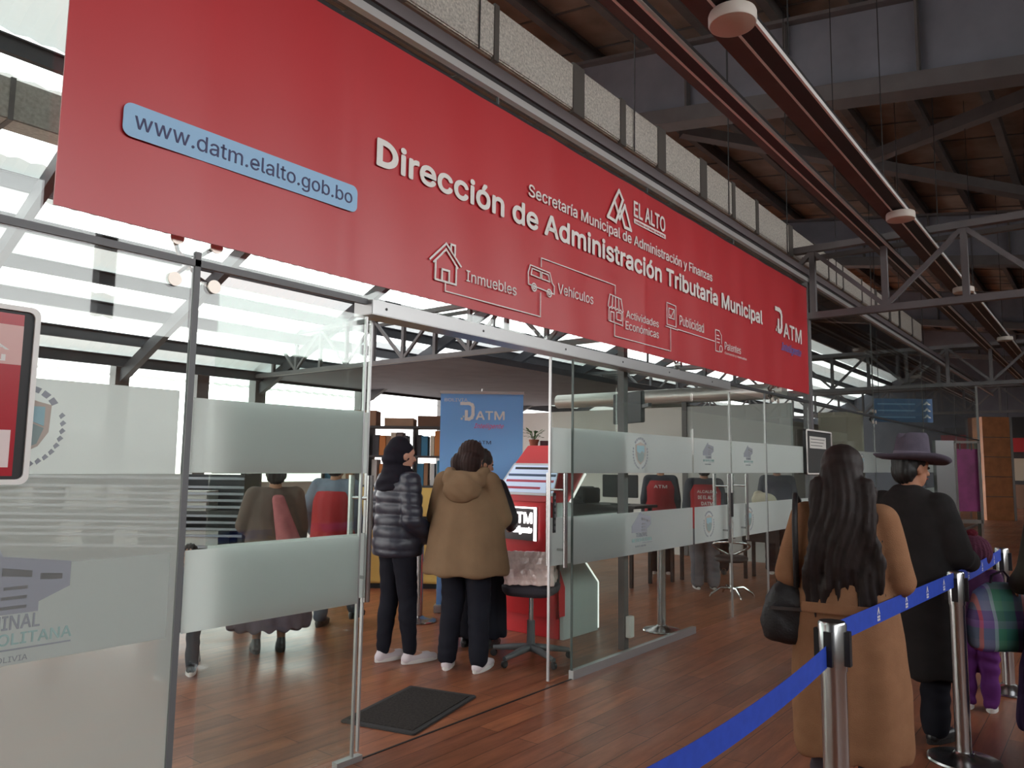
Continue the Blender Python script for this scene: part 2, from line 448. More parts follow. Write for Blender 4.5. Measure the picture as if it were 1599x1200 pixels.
RED = mat('banner_vinyl', rgb(186, 42, 50), .38, 0, .75, .03, 1.5)
PRINTW = mat('print_white', rgb(228, 226, 222), .5)
PRINTB = mat('print_blue', rgb(150, 190, 224), .5)
PRINTN = mat('print_navy', rgb(58, 58, 98), .5)
PRINTV = mat('print_violet', rgb(98, 116, 190), .5)
PRINTP = mat('print_pink', rgb(226, 92, 132), .5)
GLASS = glass('clear_glass')
GLASSM = glass('hazy_glass', haze=.30, hazecol=(.50, .52, .49, 1), base=.07)  # diffuse haze mixed in, in place of glare and reflection
FROST = film('frosted_film', (.72, .74, .735, 1), .10, .84)
FROSTM = film('haze_film', (.56, .57, .55, 1), .46, .5)  # reflection haze of the left glass as a film; logo windows share it
INKG = mat('film_ink_grey', rgb(150, 154, 162), .7)
INKT = mat('film_ink_teal', rgb(160, 188, 186), .7)
INKB = mat('film_ink_brown', rgb(182, 170, 160), .7)
LED = emis('led_strip', (1, .98, .95, 1), 1.6)
WALLW = mat('wall_white', rgb(206, 204, 200), .8, 0, .2, .04, 2)
WALLG = mat('wall_grey', rgb(176, 178, 176), .8, 0, .2, .04, 2)
WALLD = mat('wall_dark', rgb(96, 98, 106), .8, 0, .2, .1, 2)

# ================================================================== shell
struct(MB().box(-7, 46, -9, 12.8, -.1, 0).build('floor', FLOOR))
# office roof: corrugated sheets sloping down to the back wall
def sheet(x0, x1, y0, y1):
    x = x0; prof = []
    while x < x1: prof.append((x, .0)); prof.append((x+.14, .035)); x += .28
    prof.append((x1, 0)); vs = [(px, y, 9.27-.45*y+dz) for px, dz in prof for y in (y0, y1)]
    return MB().add(vs, [(2*i, 2*i+1, 2*i+3, 2*i+2) for i in range(len(prof)-1)])
struct(sheet(-7, 46, 6.0, 13.4).build('ceiling_office', ROOF)); struct(sheet(-7, 6, 2.5, 6.0).build('ceiling_skylight_added', ROOF))  # second sheet: unseen skylight bay added to brighten the office
def zo(y): return 9.27-.45*y
def zh(y): return 7.72+.15*y           # underside of the hall roof
# hall roof boards above purlins
def boards(x0, x1, y1):
    q = [(x0,y1,zh(y1)+.3),(x1,y1,zh(y1)+.3),(x1,-9.3,zh(-9.3)+.3),(x0,-9.3,zh(-9.3)+.3)]
    return MB().add(q+[(x, y, z+.06) for x, y, z in q], [(0,1,2,3),(7,6,5,4),(0,4,5,1),(1,5,6,2),(2,6,7,3),(3,7,4,0)])
struct(boards(-7, 6, 2.6).build('ceiling_hall_near', PLY)); struct(boards(6, 46, 6.1).build('ceiling_hall', PLY))
# the step between both roofs
struct(MB().box(6, 46, 5.95, 6.05, zo(6)-.05, zh(6)+.32).build('wall_clerestory', WALLD))
struct(MB().prism([(2.5, zo(2.5)-.05), (6, zo(6)-.05), (6, zh(6)+.32), (2.5, zh(2.5)+.32)], 5.95, 6.05, 'x').build('wall_clerestory_side', WALLD))  # cheek of the added skylight bay
# back wall with a window band
mb = MB(); mb.box(-7, 46, 12.8, 12.95, 0, 1.0); struct(mb.build('wall_back', WALLW))
for i, x in enumerate([-6.9, -2.6, .6, 3.8, 7.0, 8.75, 10.2, 13.4, 16.6, 19.8, 23, 30, 38, 45.9]):
    struct(MB().box(x-.14, x+.14, 12.72, 13.0, 0, 3.6).build('trim_%d' % (i+1), STEEL_D))
# unseen south and end walls of the hall, openings shaped for light and banner sheen
struct(MB().box(-7, 46, -9.15, -9, 0, 3.5).build('wall_south', WALLG))
struct(MB().box(-7, 46, -9.15, -9, 5.6, 6.9).build('wall_south_upper', WALLD))
for i, x in enumerate([-7, -1, 5, 11, 17, 23, 29, 35, 41, 46]):
    struct(MB().box(x-.12, x+.12, -9.2, -8.95, 3.5, 5.6).build('trim_%d' % (i+21), STEEL_D))
struct(MB().box(17, 46, -9.15, -9, 3.5, 5.6).build('wall_south_light_block', WALLD))  # unseen infill added to keep sheen off the banner's right part
struct(MB().box(46, 46.15, -9.2, 13, 0, 8.6).build('wall_far', WALLD))
struct(MB().box(-7.15, -7, -9.2, 0.0, 0, 8.0).build('wall_near', WALLD))
struct(MB().box(-7.15, -7, 0.0, 13, 0, .9).build('wall_near_office', WALLW)); struct(MB().box(-7.15, -7, 0.0, 13, 3.6, 8.6).build('wall_near_office_upper', WALLW))  # unseen opening left between these two, added to brighten the office
# dark flat soffit over the rear of the office
struct(MB().box(10.12, 20, 6.2, 12.7, 3.425, 3.55).build('ceiling_soffit', WALLD))

# ---------------------------------------------------------------- roof steel
def beam_i(p0, p1, h, w, t=.02, mb=None):
    mb = mb or MB(); p0 = Vector(p0); p1 = Vector(p1)
    mb.bar(p0+Vector((0,0,h/2-t/2)), p1+Vector((0,0,h/2-t/2)), w, t)
    mb.bar(p0-Vector((0,0,h/2-t/2)), p1-Vector((0,0,h/2-t/2)), w, t)
    mb.bar(p0, p1, t, h-2*t)
    return mb
for y in [3.0, 4.2, 5.4, 6.55, 7.6, 8.57, 9.35, 10.2, 11.0, 11.85, 12.6]:
    struct(beam_i((-7, y, zo(y)-.13), (46 if y > 6 else 5.9, y, zo(y)-.13), .22, .09).build('purlin', STEEL_O))
for x in [-5.8, -2.6, .6, 3.8, 7.0, 10.2, 13.4, 16.6, 19.8, 23, 26.2, 29.4]:
    y_ = 2.6 if x < 5.8 else 6.05; mb = MB(); a = Vector((x, y_, zo(y_)-.36)); b = Vector((x, 12.75, zo(12.75)-.36))
    mb.bar(a, b, .12, .24); struct(mb.build('rafter', STEEL_O))
y = 5.6
while y > -9:
    struct(beam_i((6.05 if y > 2.4 else -7, y, zh(y)+.16), (46, y, zh(y)+.16), .28, .12).build('purlin', STEEL_D)); y -= 1.05
mb0 = MB()
for k in range(44):
    x = -6.5+k*1.2
    mb0.bar((x, 5.9 if x > 6 else 2.4, zh(5.9 if x > 6 else 2.4)+.29), (x, -9, zh(-9)+.29), .03, .02)
struct(mb0.build('board_joint', STEEL_D))
lab = {0: 'deep grey steel roof girder passing above the camera end of the hall', 10: 'deep grey steel girder high at top right, nearest of those in view',
       20: 'deep grey roof girder behind the nearest lattice truss', 30: 'deep grey roof girder far down the hall behind the second truss', 40: 'farthest deep grey roof girder'}
for gx in (10, 20, 30, 40):
    g = thing('roof_girder', lab[gx], 'girder', (gx, 0, 0), 0, 'deep roof girders across the hall')
    y0, y1 = 5.9, -9.0
    zt = lambda y: 7.55+.15*y
    zb = lambda y: 6.42+.15*y
    web = MB(); web.add([(-.01,y0,zb(y0)),(-.01,y1,zb(y1)),(-.01,y1,zt(y1)),(-.01,y0,zt(y0)),(.01,y0,zb(y0)),(.01,y1,zb(y1)),(.01,y1,zt(y1)),(.01,y0,zt(y0))],
                        [(0,1,2,3),(7,6,5,4),(0,4,5,1),(1,5,6,2),(2,6,7,3),(3,7,4,0)])
    web.build('web_plate', PLATE, g)
    fl = MB(); fl.bar((0,y0,zt(y0)), (0,y1,zt(y1)), .3, .05); fl.build('flange', STEEL, g)
    fl = MB(); fl.bar((0,y0,zb(y0)), (0,y1,zb(y1)), .34, .22); fl.build('flange', STEEL, g)
    for yy in (1.6, .15, -1.45, -3.05, -4.7, -6.3, -7.9):
        MB().box(-.15, -.01, yy-.015, yy+.015, zb(yy)+.1, zt(yy)-.02).build('stiffener', STEEL_D, g)
# roof bracing beyond the nearest girder
tag(MB().bar((12.87, 3.13, 7.92), (19.5, -3.13, 6.97), .22, .20).build('roof_brace', STEEL), 'long grey roof brace running to the lower right below the ply boards', 'brace')
tag(MB().bar((15.25, .32, 7.48), (12.3, -3.5, 6.9), .22, .20).build('roof_brace', STEEL), 'slanting grey roof brace rising to the right edge above the nearest lattice truss', 'brace')
def lattice(x, y0, y1, z0, z1, step, parent=None):
    mb = MB()
    return mb
TR = {10: 'grey steel lattice truss crossing above the glass front, nearest one in view', 20: 'second grey lattice truss down the hall, behind the nearest', 30: 'third grey lattice truss far down the hall'}
for tx in (10, 20, 30):
    t = thing('roof_truss', TR[tx], 'truss', (tx, 0, 0), 0, 'lattice trusses across the hall')
    MB().bar((0, -9, 4.36), (0, 12.7, 4.36), .10, .085).build('top_chord', STEEL, t)
    MB().bar((0, -9, 3.47), (0, 12.7, 3.47), .10, .085).build('bottom_chord', STEEL, t)
    MB().bar((.35, -9, 4.33), (.35, 12.7, 4.33), .07, .06).build('top_chord', STEEL_D, t)
    ys = [-8.7+.86*k for k in range(26)]
    for k, yy in enumerate(ys[:-1]):
        MB().box(-.035, .035, yy-.035, yy+.035, 3.5, 4.33).build('post', STEEL, t)
        a, b = (yy, ys[k+1]) if k % 2 else (ys[k+1], yy)
        MB().bar((0, a, 3.5), (0, b, 4.33), .055, .055).build('web_member', STEEL, t)

# ---------------------------------------------------------------- air duct
d = thing('air_duct', 'long silver foil-clad air duct running along above the glass front', 'duct')
MB().box(.1, 18.4, .13, .52, 4.30, 4.68).build('duct_body', FOIL, d, bevel=.01)
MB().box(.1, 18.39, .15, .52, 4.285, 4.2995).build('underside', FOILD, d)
x = 1.0
rr = random.Random(3)
while x < 18.2:
    w = rr.choice((.05, .09, .05, .16))
    MB().box(x, x+w, .122, .53, 4.275, 4.69).build('strap', mat('strap_dark', rgb(96, 92, 88), .6, .3), d); x += rr.uniform(.55, 1.25)
mb = MB(); mb.box(8.2, 8.75, .2, .42, 4.262, 4.284); mb.build('vent_grille', mat('vent_grey', rgb(150, 142, 132), .5), d)
for x in (1.5, 3.6, 5.7, 7.8, 9.7, 11.9, 14, 16.2):
    MB().tube([(x, .12, 4.28), (x, .10, 7.6)], .006, 6).build('hanger', BLACK, d)
d2 = thing('air_duct', 'grey foil air duct under the white office roof at upper left', 'duct')
MB().box(-6.5, 9.6, 5.85, 6.2, 5.05, 5.5).build('duct_body', mat('foil_grey', rgb(158, 156, 150), .5, .3, .5, .2, 30), d2, bevel=.01)
for x in (-4, -2, -.4, 1.2, 2.6, 4.2, 6, 8):
    MB().box(x, x+.05, 5.84, 6.21, 5.04, 5.51).build('strap', STEEL_D, d2)
# small black speaker-like box and pipes on the purlins of the office
# ---------------------------------------------------------------- facade frame
struct(MB().box(-6.9, 26, .02, .10, 3.985, 4.055).build('trim_41', mat('dark_gap', rgb(58, 56, 58), .6)))  # dark strip stands in for the dark gap above the rail
struct(MB().box(-6.9, 26, .0, .12, 4.056, 4.138).build('trim_42', mat('fascia_light', rgb(128, 122, 126), .6)))
tag(MB().box(-6.9, 29, -.045, .0, 3.925, 3.975).build('top_rail', mat('rail_white', rgb(205, 205, 205), .35, .4)), 'pale metal rail along the top edge of the glass front above the red banner', 'rail')
# light rails with disc lamps
for (yy, zz, lb, wide) in ((-1.41, 4.25, 'dark light track with bright edges carrying the round white lamps', .13), (-.95, 4.25, 'dark slim light track with bright edges nearer the duct', .10)):
    r = thing('light_track', lb, 'light track', (0, yy, zz))
    MB().box(1, 40, -wide/2, wide/2, .0, .07).build('channel', BLACK, r)
    for s in (-1, 1):
        MB().box(1, 40, s*wide/2-.008, s*wide/2+.008, -.006, .03).build('light_strip', mat('strip_white', rgb(240, 240, 238), .3), r)
    if yy < -1:
        MB().box(1, 40, wide/2+.02, wide/2+.15, .02, .05).build('side_board', REDB, r)
    else:
        MB().box(1, 40, wide/2+.01, wide/2+.08, .0, .05).build('side_board', STEEL_D, r)
    for x in (2.5, 5.2, 8, 11, 14, 18, 23):
        MB().tube([(x, 0, .05), (x, 0, zh(yy)-zz+.1)], .005, 6).build('hanger', BLACK, r)
dl = ['nearest round white disc lamp under the light track, top edge of the photo', 'second round white disc lamp along the light track', 'third round white disc lamp along the light track', 'fourth small white disc lamp along the light track', 'fifth tiny white disc lamp far along the track']
DISC = mat('lamp_shell', rgb(214, 208, 200), .5)
for i, x in enumerate((4.18, 8.72, 12.95, 18.3, 24.5)):
    o = thing('disc_lamp', dl[i], 'lamp', (x, -1.41, 4.16), 0, 'round disc lamps on the track')
    MB().lathe([(.05, .08), (.138, .075), (.143, .06), (.143, .012), (.136, 0), (.0001, 0)], n=40).build('housing', DISC, o)
    MB().lathe([(.0001, -.001), (.128, -.001), (.130, .0005), (.0001, .0005)], n=40).build('diffuser', mat('diffuser', rgb(206, 186, 172), .6), o)
# ================================================================== glass front
def pane(name, x0, x1, z0, z1, y, m, th=.012):
    return struct(MB().box(x0, x1, y-th/2, y+th/2, z0, z1).build(name, m))
def shield(cx, cz, w, h):
    P = [(cx-w, cz+h*.75), (cx-w*.5, cz+h*.85), (cx, cz+h), (cx+w*.5, cz+h*.85), (cx+w, cz+h*.75), (cx+w*.95, cz-.2*h), (cx+w*.6, cz-.7*h), (cx, cz-h), (cx-w*.6, cz-.7*h), (cx-w*.95, cz-.2*h)]
    return P
def arms_emblem(cx, cz, s, y, parent):
    """municipal coat of arms: sky and mountain shield, scroll above and laurel sprigs"""
    th = .002
    MB().prism(shield(cx, cz, .55*s, .62*s), y, y-th).build('emblem', INKB, parent)
    MB().prism([(cx-.42*s, cz+.42*s), (cx+.42*s, cz+.42*s), (cx+.42*s, cz+.0*s), (cx+.12*s, cz+.12*s), (cx-.1*s, cz-.02*s), (cx-.42*s, cz+.1*s)], y-th, y-2*th).build('emblem_sky', mat('film_ink_sky', rgb(150, 184, 192), .7), parent)
    MB().prism([(cx-.42*s, cz+.06*s), (cx-.1*s, cz-.06*s), (cx+.12*s, cz+.08*s), (cx+.42*s, cz-.04*s), (cx+.3*s, cz-.38*s), (cx, cz-.52*s), (cx-.3*s, cz-.38*s)], y-th, y-2*th).build('emblem_land', mat('film_ink_land', rgb(140, 158, 156), .7), parent)
    mb = MB()
    for i in range(7):
        t0 = PI*(.18+.64*i/7); t1 = PI*(.18+.64*(i+.7)/7)
        mb.prism([(cx+.8*s*math.cos(t0), cz+.78*s*math.sin(t0)+.1*s), (cx+.8*s*math.cos(t1), cz+.78*s*math.sin(t1)+.1*s), (cx+.66*s*math.cos(t1), cz+.66*s*math.sin(t1)+.1*s), (cx+.66*s*math.cos(t0), cz+.66*s*math.sin(t0)+.1*s)], y, y-th)
    for sd in (-1, 1):
        for i in range(9):
            t = -PI/2+.25+i*.2
            px, pz = cx+sd*.78*s*math.cos(t), cz+.85*s*math.sin(t)
            mb.prism([(px, pz-.06*s), (px+sd*.09*s, pz+.02*s), (px+sd*.02*s, pz+.08*s), (px-sd*.04*s, pz+.01*s)], y, y-th)
    mb.build('emblem_wreath', INKG, parent)
def terminal_logo(cx, cz, w, y, parent):
    """grey terminal building above the words TERMINAL METROPOLITANA / EL ALTO BOLIVIA"""
    th = .002; u = w/2
    mb = MB()
    mb.prism([(cx-.75*u, cz+.02*u), (cx-.75*u, cz+.28*u), (cx+.0*u, cz+.86*u), (cx+.06*u, cz+.74*u), (cx+.86*u, cz+.62*u), (cx+.86*u, cz+.30*u), (cx+.5*u, cz+.14*u), (cx+.5*u, cz+.02*u)], y, y-th)
    mb.build('logo_building', INKG, parent)
    mb = MB()
    for i in range(3): mb.box(cx+(.05+.02*i)*u, cx+.36*u, y-2*th, y-th, cz+(.08+.12*i)*u, cz+(.12+.12*i)*u)
    mb.prism([(cx+.06*u, cz+.6*u), (cx+.4*u, cz+.54*u), (cx+.4*u, cz+.46*u), (cx+.06*u, cz+.5*u)], y-th, y-2*th)
    mb.prism([(cx+.5*u, cz+.5*u), (cx+.76*u, cz+.47*u), (cx+.76*u, cz+.4*u), (cx+.5*u, cz+.42*u)], y-th, y-2*th)
    mb.build('logo_window', FROSTM, parent)
    lettering('logo_lettering', 'TERMINAL', cx-.40*u, cx+.53*u, cz-.17*u, cz+.0*u, INKG, parent, origin=(0, y, 0), th=th, bold=.02)
    lettering('logo_lettering', 'METROPOLITANA', cx-u*.72, cx+.92*u, cz-.36*u, cz-.22*u, INKT, parent, origin=(0, y, 0), th=th, bold=.02)
    MB().box(cx+.1*u, cx+.92*u, y-th, y, cz-.43*u, cz-.41*u).build('logo_line', INKG, parent)
    lettering('logo_lettering', 'EL ALTO  BOLIVIA', cx-.45*u, cx+.42*u, cz-.57*u, cz-.50*u, INKG, parent, origin=(0, y, 0), th=th)
def bands(parent, x0, x1, y, logos=(), z=((1.44, 1.765), (.79, 1.125))):
    for k, (a, b) in enumerate(z):
        MB().box(x0, x1, y-.002, y-.0005, a, b).build('frosted_band', FROST, parent)
    for kind, cx, row, s in logos:
        cz = sum(z[row])/2
        (arms_emblem if kind == 'a' else terminal_logo)(cx, cz, s, y-.0025, parent)

# upper panes
xs = [-6.9, -1.6, 1.64, 3.66, 5.70, 7.6, 9.98, 13.35, 17.4, 21.4, 25.3]
n = 1
for a, b in zip(xs[:-1], xs[1:]):
    pane('window_%d' % n, a+.006, b-.006, 2.365, 3.92, 0, GLASS); n += 1
# fixed lower panes
w = pane('window_%d' % n, -6.9, -1.606, .01, 2.335, 0, GLASSM); n += 1
bands(w, -6.9, -1.61, -.0065)
w = pane('window_%d' % n, -1.594, 1.634, .01, 2.335, 0, GLASS); n += 1
MB().box(-1.59, 1.63, -.0075, -.006, .012, 1.44).build('haze_film', FROSTM, w)  # film in place of the grey reflection haze on this pane
bands(w, -1.59, 1.60, -.0085, [('a', 1.02, 0, .17), ('t', .98, 1, .56)], z=((1.44, 1.79), (.775, 1.115)))
w = pane('window_%d' % n, 1.66, 2.61, .02, 2.275, 0, GLASS); n += 1
bands(w, 1.665, 2.60, -.0065, z=((1.445, 1.765), (.78, 1.12)))
MB().box(2.600, 2.611, -.008, .008, .02, 2.27).build('edge_profile', ALU, w)
MB().box(2.50, 2.66, -.02, .02, 0, .028).build('floor_clamp', ALU, w)
w = pane('window_%d' % n, 4.565, 6.53, .055, 2.275, 0, GLASS); n += 1
bands(w, 4.57, 6.52, -.0065, [('a', 5.55, 0, .15), ('t', 5.55, 1, .40)])
MB().box(4.56, 6.54, -.02, .02, 0, .06).build('bottom_rail', ALU, w)
MB().box(4.56, 4.568, -.008, .008, .06, 2.27).build('edge_profile', mat('edge_dark', rgb(70, 82, 78), .3), w)
# sliding doors
def handle_pair(x, y, z0, z1, parent, off=.075, r=.017):
    for s in (-1, 1):
        h = MB().tube([(x, y+s*off, z0), (x, y+s*off, z1)], r, 14).build('handle', STAIN, parent)
    mb = MB()
    for z in (z0+.12, z1-.12): mb.tube([(x, y-off, z), (x, y+off, z)], .009, 8)
    mb.build('handle_bolt', STAIN, parent)
def door(num, x0, x1, y, logos=(), z1=2.27, edges=('l', 'r'), m=None):
    d = pane('door_%d' % num, x0, x1, .012, z1, y, m or GLASS)
    bands(d, x0+.005, x1-.005, y-.0065, logos)
    for e in edges:
        xx = x0 if e == 'l' else x1
        MB().box(xx-.005, xx+.005, y-.009, y+.009, .012, z1).build('edge_profile', ALU, d)
    return d
d = door(1, 1.80, 2.70, .07, edges='r'); handle_pair(2.665, .07, .78, 1.43, d)
d = door(2, 4.38, 5.30, .07, edges='l'); handle_pair(4.47, .07, .78, 1.44, d)
MB().box(4.41, 4.44, .055, .061, 1.02, 1.3).build('lock', BLACK, d)
for i in range(6): MB().box(4.417, 4.433, .050, .055, 1.04+i*.043, 1.065+i*.043).build('lock_button', STEEL, d)
d = door(3, 6.56, 7.42, 0, [('t', 6.87, 0, .30), ('a', 6.87, 1, .14)], edges='r'); handle_pair(7.20, 0, .76, 1.43, d)
MB().box(7.33, 7.44, -.02, .02, 1.0, 1.24).build('lock', BLACK, d)
d = door(4, 7.45, 8.42, 0, [('t', 7.88, 0, .30), ('a', 7.88, 1, .14)], edges='r'); handle_pair(7.66, 0, .76, 1.43, d)
# panes beyond
for a, b, lg in ((8.44, 9.96, ()), (10.06, 13.34, (('a', 12.5, 0, .15),)), (13.36, 17.39, (('t', 15.0, 0, .4),)), (17.41, 21.4, ()), (21.42, 25.3, ())):
    w = pane('window_%d' % n, a, b, .055, 2.335, 0, GLASS); n += 1
    bands(w, a+.005, b-.005, -.0065, lg)
    MB().box(a, b, -.02, .02, 0, .055).build('bottom_rail', ALU, w)
# joint profiles, header box, posts
struct(MB().box(1.634, 1.660, -.012, .012, 0, 2.4).build('trim_51', mat('joint_grey', rgb(104, 106, 108), .5)))
struct(MB().box(-6.9, 2.6, -.012, .012, 2.335, 2.365).build('trim_52', mat('joint_grey', rgb(104, 106, 108), .5)))
struct(MB().box(2.60, 7.35, -.05, .10, 2.28, 2.36).build('trim_53', ALU, bevel=.004))
struct(MB().box(7.35, 25.3, -.014, .014, 2.335, 2.365).build('trim_54', mat('joint_dark', rgb(58, 60, 62), .5)))
for i, x in enumerate((2.7, 3.5, 4.4, 5.2, 6.0, 6.9)):
    tag(MB().tube([(x, -.052, 2.32), (x, -.05, 2.32)], .008, 8).build('header_bolt', BLACK), 'small dark bolt head on the aluminium header above the doors', 'bolt', 'bolt heads on the door header')
for i, x in enumerate((3.66, 5.70, 7.6, 13.35, 17.4, 21.4)):
    struct(MB().box(x-.006, x+.006, -.008, .008, 2.37, 3.92).build('trim_%d' % (60+i), mat('joint_grey', rgb(104, 106, 108), .5)))
for i, x in enumerate((8.43, 13.35, 17.4, 21.41)):
    struct(MB().box(x-.006, x+.006, -.008, .008, .05, 2.335).build('trim_%d' % (70+i), mat('joint_grey', rgb(104, 106, 108), .5)))
struct(MB().box(9.965, 10.055, -.04, .06, 0, 3.92).build('column_post', STEEL))
tag(MB().box(25.28, 25.34, -.03, .03, 0, 3.92).build('corner_post', ALU), 'thin aluminium post closing the far end of the glass front', 'post')
# spider fittings: four discs on arms at a glass cross joint
def spider(x, z, label, s=1.):
    t = thing('spider_fitting', label, 'glass fitting', (x, 0, z), 0, 'steel spider fittings on the glass front')
    MB().lathe([(.0001, 0), (.025*s, 0), (.025*s, .06), (.0001, .06)], n=16).build('hub', STAIN, t, (0, .06, 0), (PI/2, 0, 0))
    for sx in (-1, 1):
        for sz in (-1, 1):
            a = MB(); a.tube([(0, .05, 0), (sx*.05*s, .055, sz*.05*s), (sx*.085*s, .015, sz*.085*s)], .011*s, 8)
            arm = a.build('arm', STAIN, t)
            MB().lathe([(.0001, 0), (.026*s, 0), (.03*s, .008), (.03*s, .014), (.0001, .014)], n=20).build('disc', mat('fitting_disc', rgb(206, 196, 186), .3, .3), t, (sx*.09*s, -.002, sz*.09*s), (PI/2, 0, 0))
    return t
spider(1.637, 2.35, 'bright four-armed steel glass fitting under the left part of the red banner')
spider(6.34, 2.43, 'dark four-armed glass fitting above the right end of the open doorway', .9)
spider(8.75, 2.37, 'small four-armed glass fitting under the right end of the red banner')
spider(13.35, 2.35, 'tiny four-armed glass fitting above the grey hat')

# ================================================================== banner
bn = thing('wall_banner', 'long red banner of the municipal tax office hung across the glass front', 'banner', (0, 0, 0))
X0, X1, Z0, Z1 = 1.05, 9.85, 2.435, 3.815
def vinyl():
    nx, nz = 220, 26; vs = []; fs = []
    for i in range(nx+1):
        x = X0+(X1-X0)*i/nx
        for k in range(nz+1):
            z = Z0+(Z1-Z0)*k/nz
            y = -.058+.0025*math.sin(x*5.1+.6*z)+.002*math.sin(x*11.3+1.9*z)
            for sx in (1.62, 2.42, 4.19, 5.53, 6.91): y -= .004*math.exp(-((x-sx)/.02)**2)
            vs.append((x, y, z))
    m = nz+1
    for i in range(nx):
        for k in range(nz): fs.append((i*m+k, (i+1)*m+k, (i+1)*m+k+1, i*m+k+1))
    o = len(vs); vs += [(x, y+.008, z) for x, y, z in vs]
    fs += [tuple(reversed([j+o for j in f])) for f in fs]
    for i in range(nx):
        fs += [(i*m, i*m+o, (i+1)*m+o, (i+1)*m), (i*m+nz, (i+1)*m+nz, (i+1)*m+nz+o, i*m+nz+o)]
    for k in range(nz):
        fs += [(k, k+1, k+1+o, k+o), (nx*m+k, nx*m+k+o, nx*m+k+1+o, nx*m+k+1)]
    return MB().add(vs, fs, True)
vinyl().build('vinyl_sheet', RED, bn)
YB = -.068
def L(s, x0, x1, z0, z1, m=PRINTW, **k):
    return words(s, x0, x1, z0, z1, m, bn, origin=(0, YB, 0), th=.003, **k)
MB().prism(rrect(1.27, 2.46, 2.785, 2.925, .035), YB+.002, YB).build('web_address_pill', PRINTB, bn)
L('www.datm.elalto.gob.bo', 1.315, 2.425, 2.805, 2.895, PRINTN)
L('Dirección de Administración Tributaria Municipal', 2.585, 8.225, 3.052, 3.24, bold=.036)
L('Secretaría Municipal de Administración y Finanzas', 3.92, 6.89, 3.285, 3.395, bold=.014)
L('Inmuebles', 3.31, 3.80, 2.595, 2.665); L('Vehículos', 4.27, 4.73, 2.70, 2.778)
L('Actividades', 5.22, 5.77, 2.68, 2.745); L('Económicas', 5.21, 5.77, 2.585, 2.655)
L('Publicidad', 6.17, 6.68, 2.765, 2.86); L('Patentes', 7.17, 7.585, 2.67, 2.75); L('Comercio y mercados', 7.17, 7.74, 2.618, 2.65)
# mountain mark and EL ALTO
def R_(lines, w, name, m=PRINTW): return strokes(lines, w, None, YB-.003, .004).build(name, m, bn)
R_([[(4.94,3.44),(5.04,3.60),(5.12,3.47),(5.20,3.60),(5.30,3.42),(5.20,3.42),(5.13,3.55)], [(4.94,3.44),(5.06,3.43),(5.17,3.64),(5.11,3.70),(5.05,3.62)]], .026, 'mountain_emblem')
L('EL ALTO', 5.35, 5.90, 3.555, 3.685, bold=.03)
MB().box(5.35, 5.91, YB-.003, YB, 3.495, 3.535).build('emblem_bar', PRINTW, bn)
lettering('lettering', 'GOBIERNO AUTÓNOMO MUNICIPAL', 5.37, 5.89, 3.503, 3.527, RED, bn, origin=(0, YB-.003, 0), th=.002)
# pictograms
R_([[(3.00,2.665),(3.13,2.785),(3.26,2.675)], [(3.03,2.655),(3.13,2.75),(3.23,2.66)], [(3.045,2.66),(3.045,2.555),(3.22,2.555),(3.22,2.665)], [(3.10,2.555),(3.10,2.625),(3.16,2.625),(3.16,2.555)], [(3.17,2.755),(3.17,2.79),(3.205,2.79),(3.205,2.725)]], .012, 'house_pictogram')
R_([[(3.13,2.545),(3.13,2.50),(4.065,2.50),(4.065,2.665)], [(4.07,2.85),(4.07,2.91),(5.05,2.91),(5.05,2.84)], [(5.04,2.60),(5.04,2.505),(5.99,2.505),(5.99,2.71)], [(6.13,2.72),(6.93,2.72)]], .007, 'connecting_line')
R_([[(3.93,2.70),(3.925,2.78),(3.945,2.835),(4.17,2.825),(4.20,2.76),(4.225,2.74),(4.225,2.685),(3.93,2.70)], [(3.955,2.77),(3.965,2.815),(4.06,2.812),(4.06,2.765),(3.955,2.77)], [(4.075,2.765),(4.075,2.81),(4.15,2.807),(4.17,2.762),(4.075,2.765)], circ(3.99,2.69,.026,12), circ(4.165,2.682,.026,12), circ(3.99,2.69,.010,8), circ(4.165,2.682,.010,8)], .008, 'van_pictogram')
R_([[(4.945,2.73),(4.97,2.825),(5.14,2.815),(5.17,2.72)], [(4.945,2.73),(4.965,2.715),(4.985,2.73),(5.0,2.715),(5.03,2.73),(5.055,2.713),(5.08,2.728),(5.105,2.712),(5.13,2.727),(5.15,2.71),(5.17,2.72)], [(5.01,2.82),(5.0,2.73)], [(5.055,2.82),(5.055,2.73)], [(5.10,2.82),(5.11,2.73)], [(4.955,2.71),(4.955,2.615),(5.165,2.605),(5.165,2.71)], [(4.98,2.615),(4.98,2.69),(5.03,2.69),(5.03,2.615)], [(5.07,2.64),(5.07,2.70),(5.14,2.70),(5.14,2.64),(5.07,2.64)]], .008, 'shop_pictogram')
R_([[(5.925,2.735),(5.925,2.93),(6.10,2.925),(6.10,2.735),(5.925,2.735)], [(5.96,2.80),(5.96,2.885),(6.065,2.885),(6.065,2.80),(5.96,2.80)], [(5.98,2.83),(6.0,2.81),(6.05,2.87)], [(5.90,2.715),(6.13,2.712)]], .008, 'screen_pictogram')
R_([[(6.95,2.63),(6.95,2.84),(7.04,2.84),(7.09,2.80),(7.09,2.72)], [(6.95,2.63),(7.04,2.63)], [(6.98,2.79),(7.03,2.79)], [(6.98,2.755),(7.05,2.755)], [(6.98,2.72),(7.04,2.72)], circ(7.075,2.665,.032,12)], .009, 'document_pictogram')
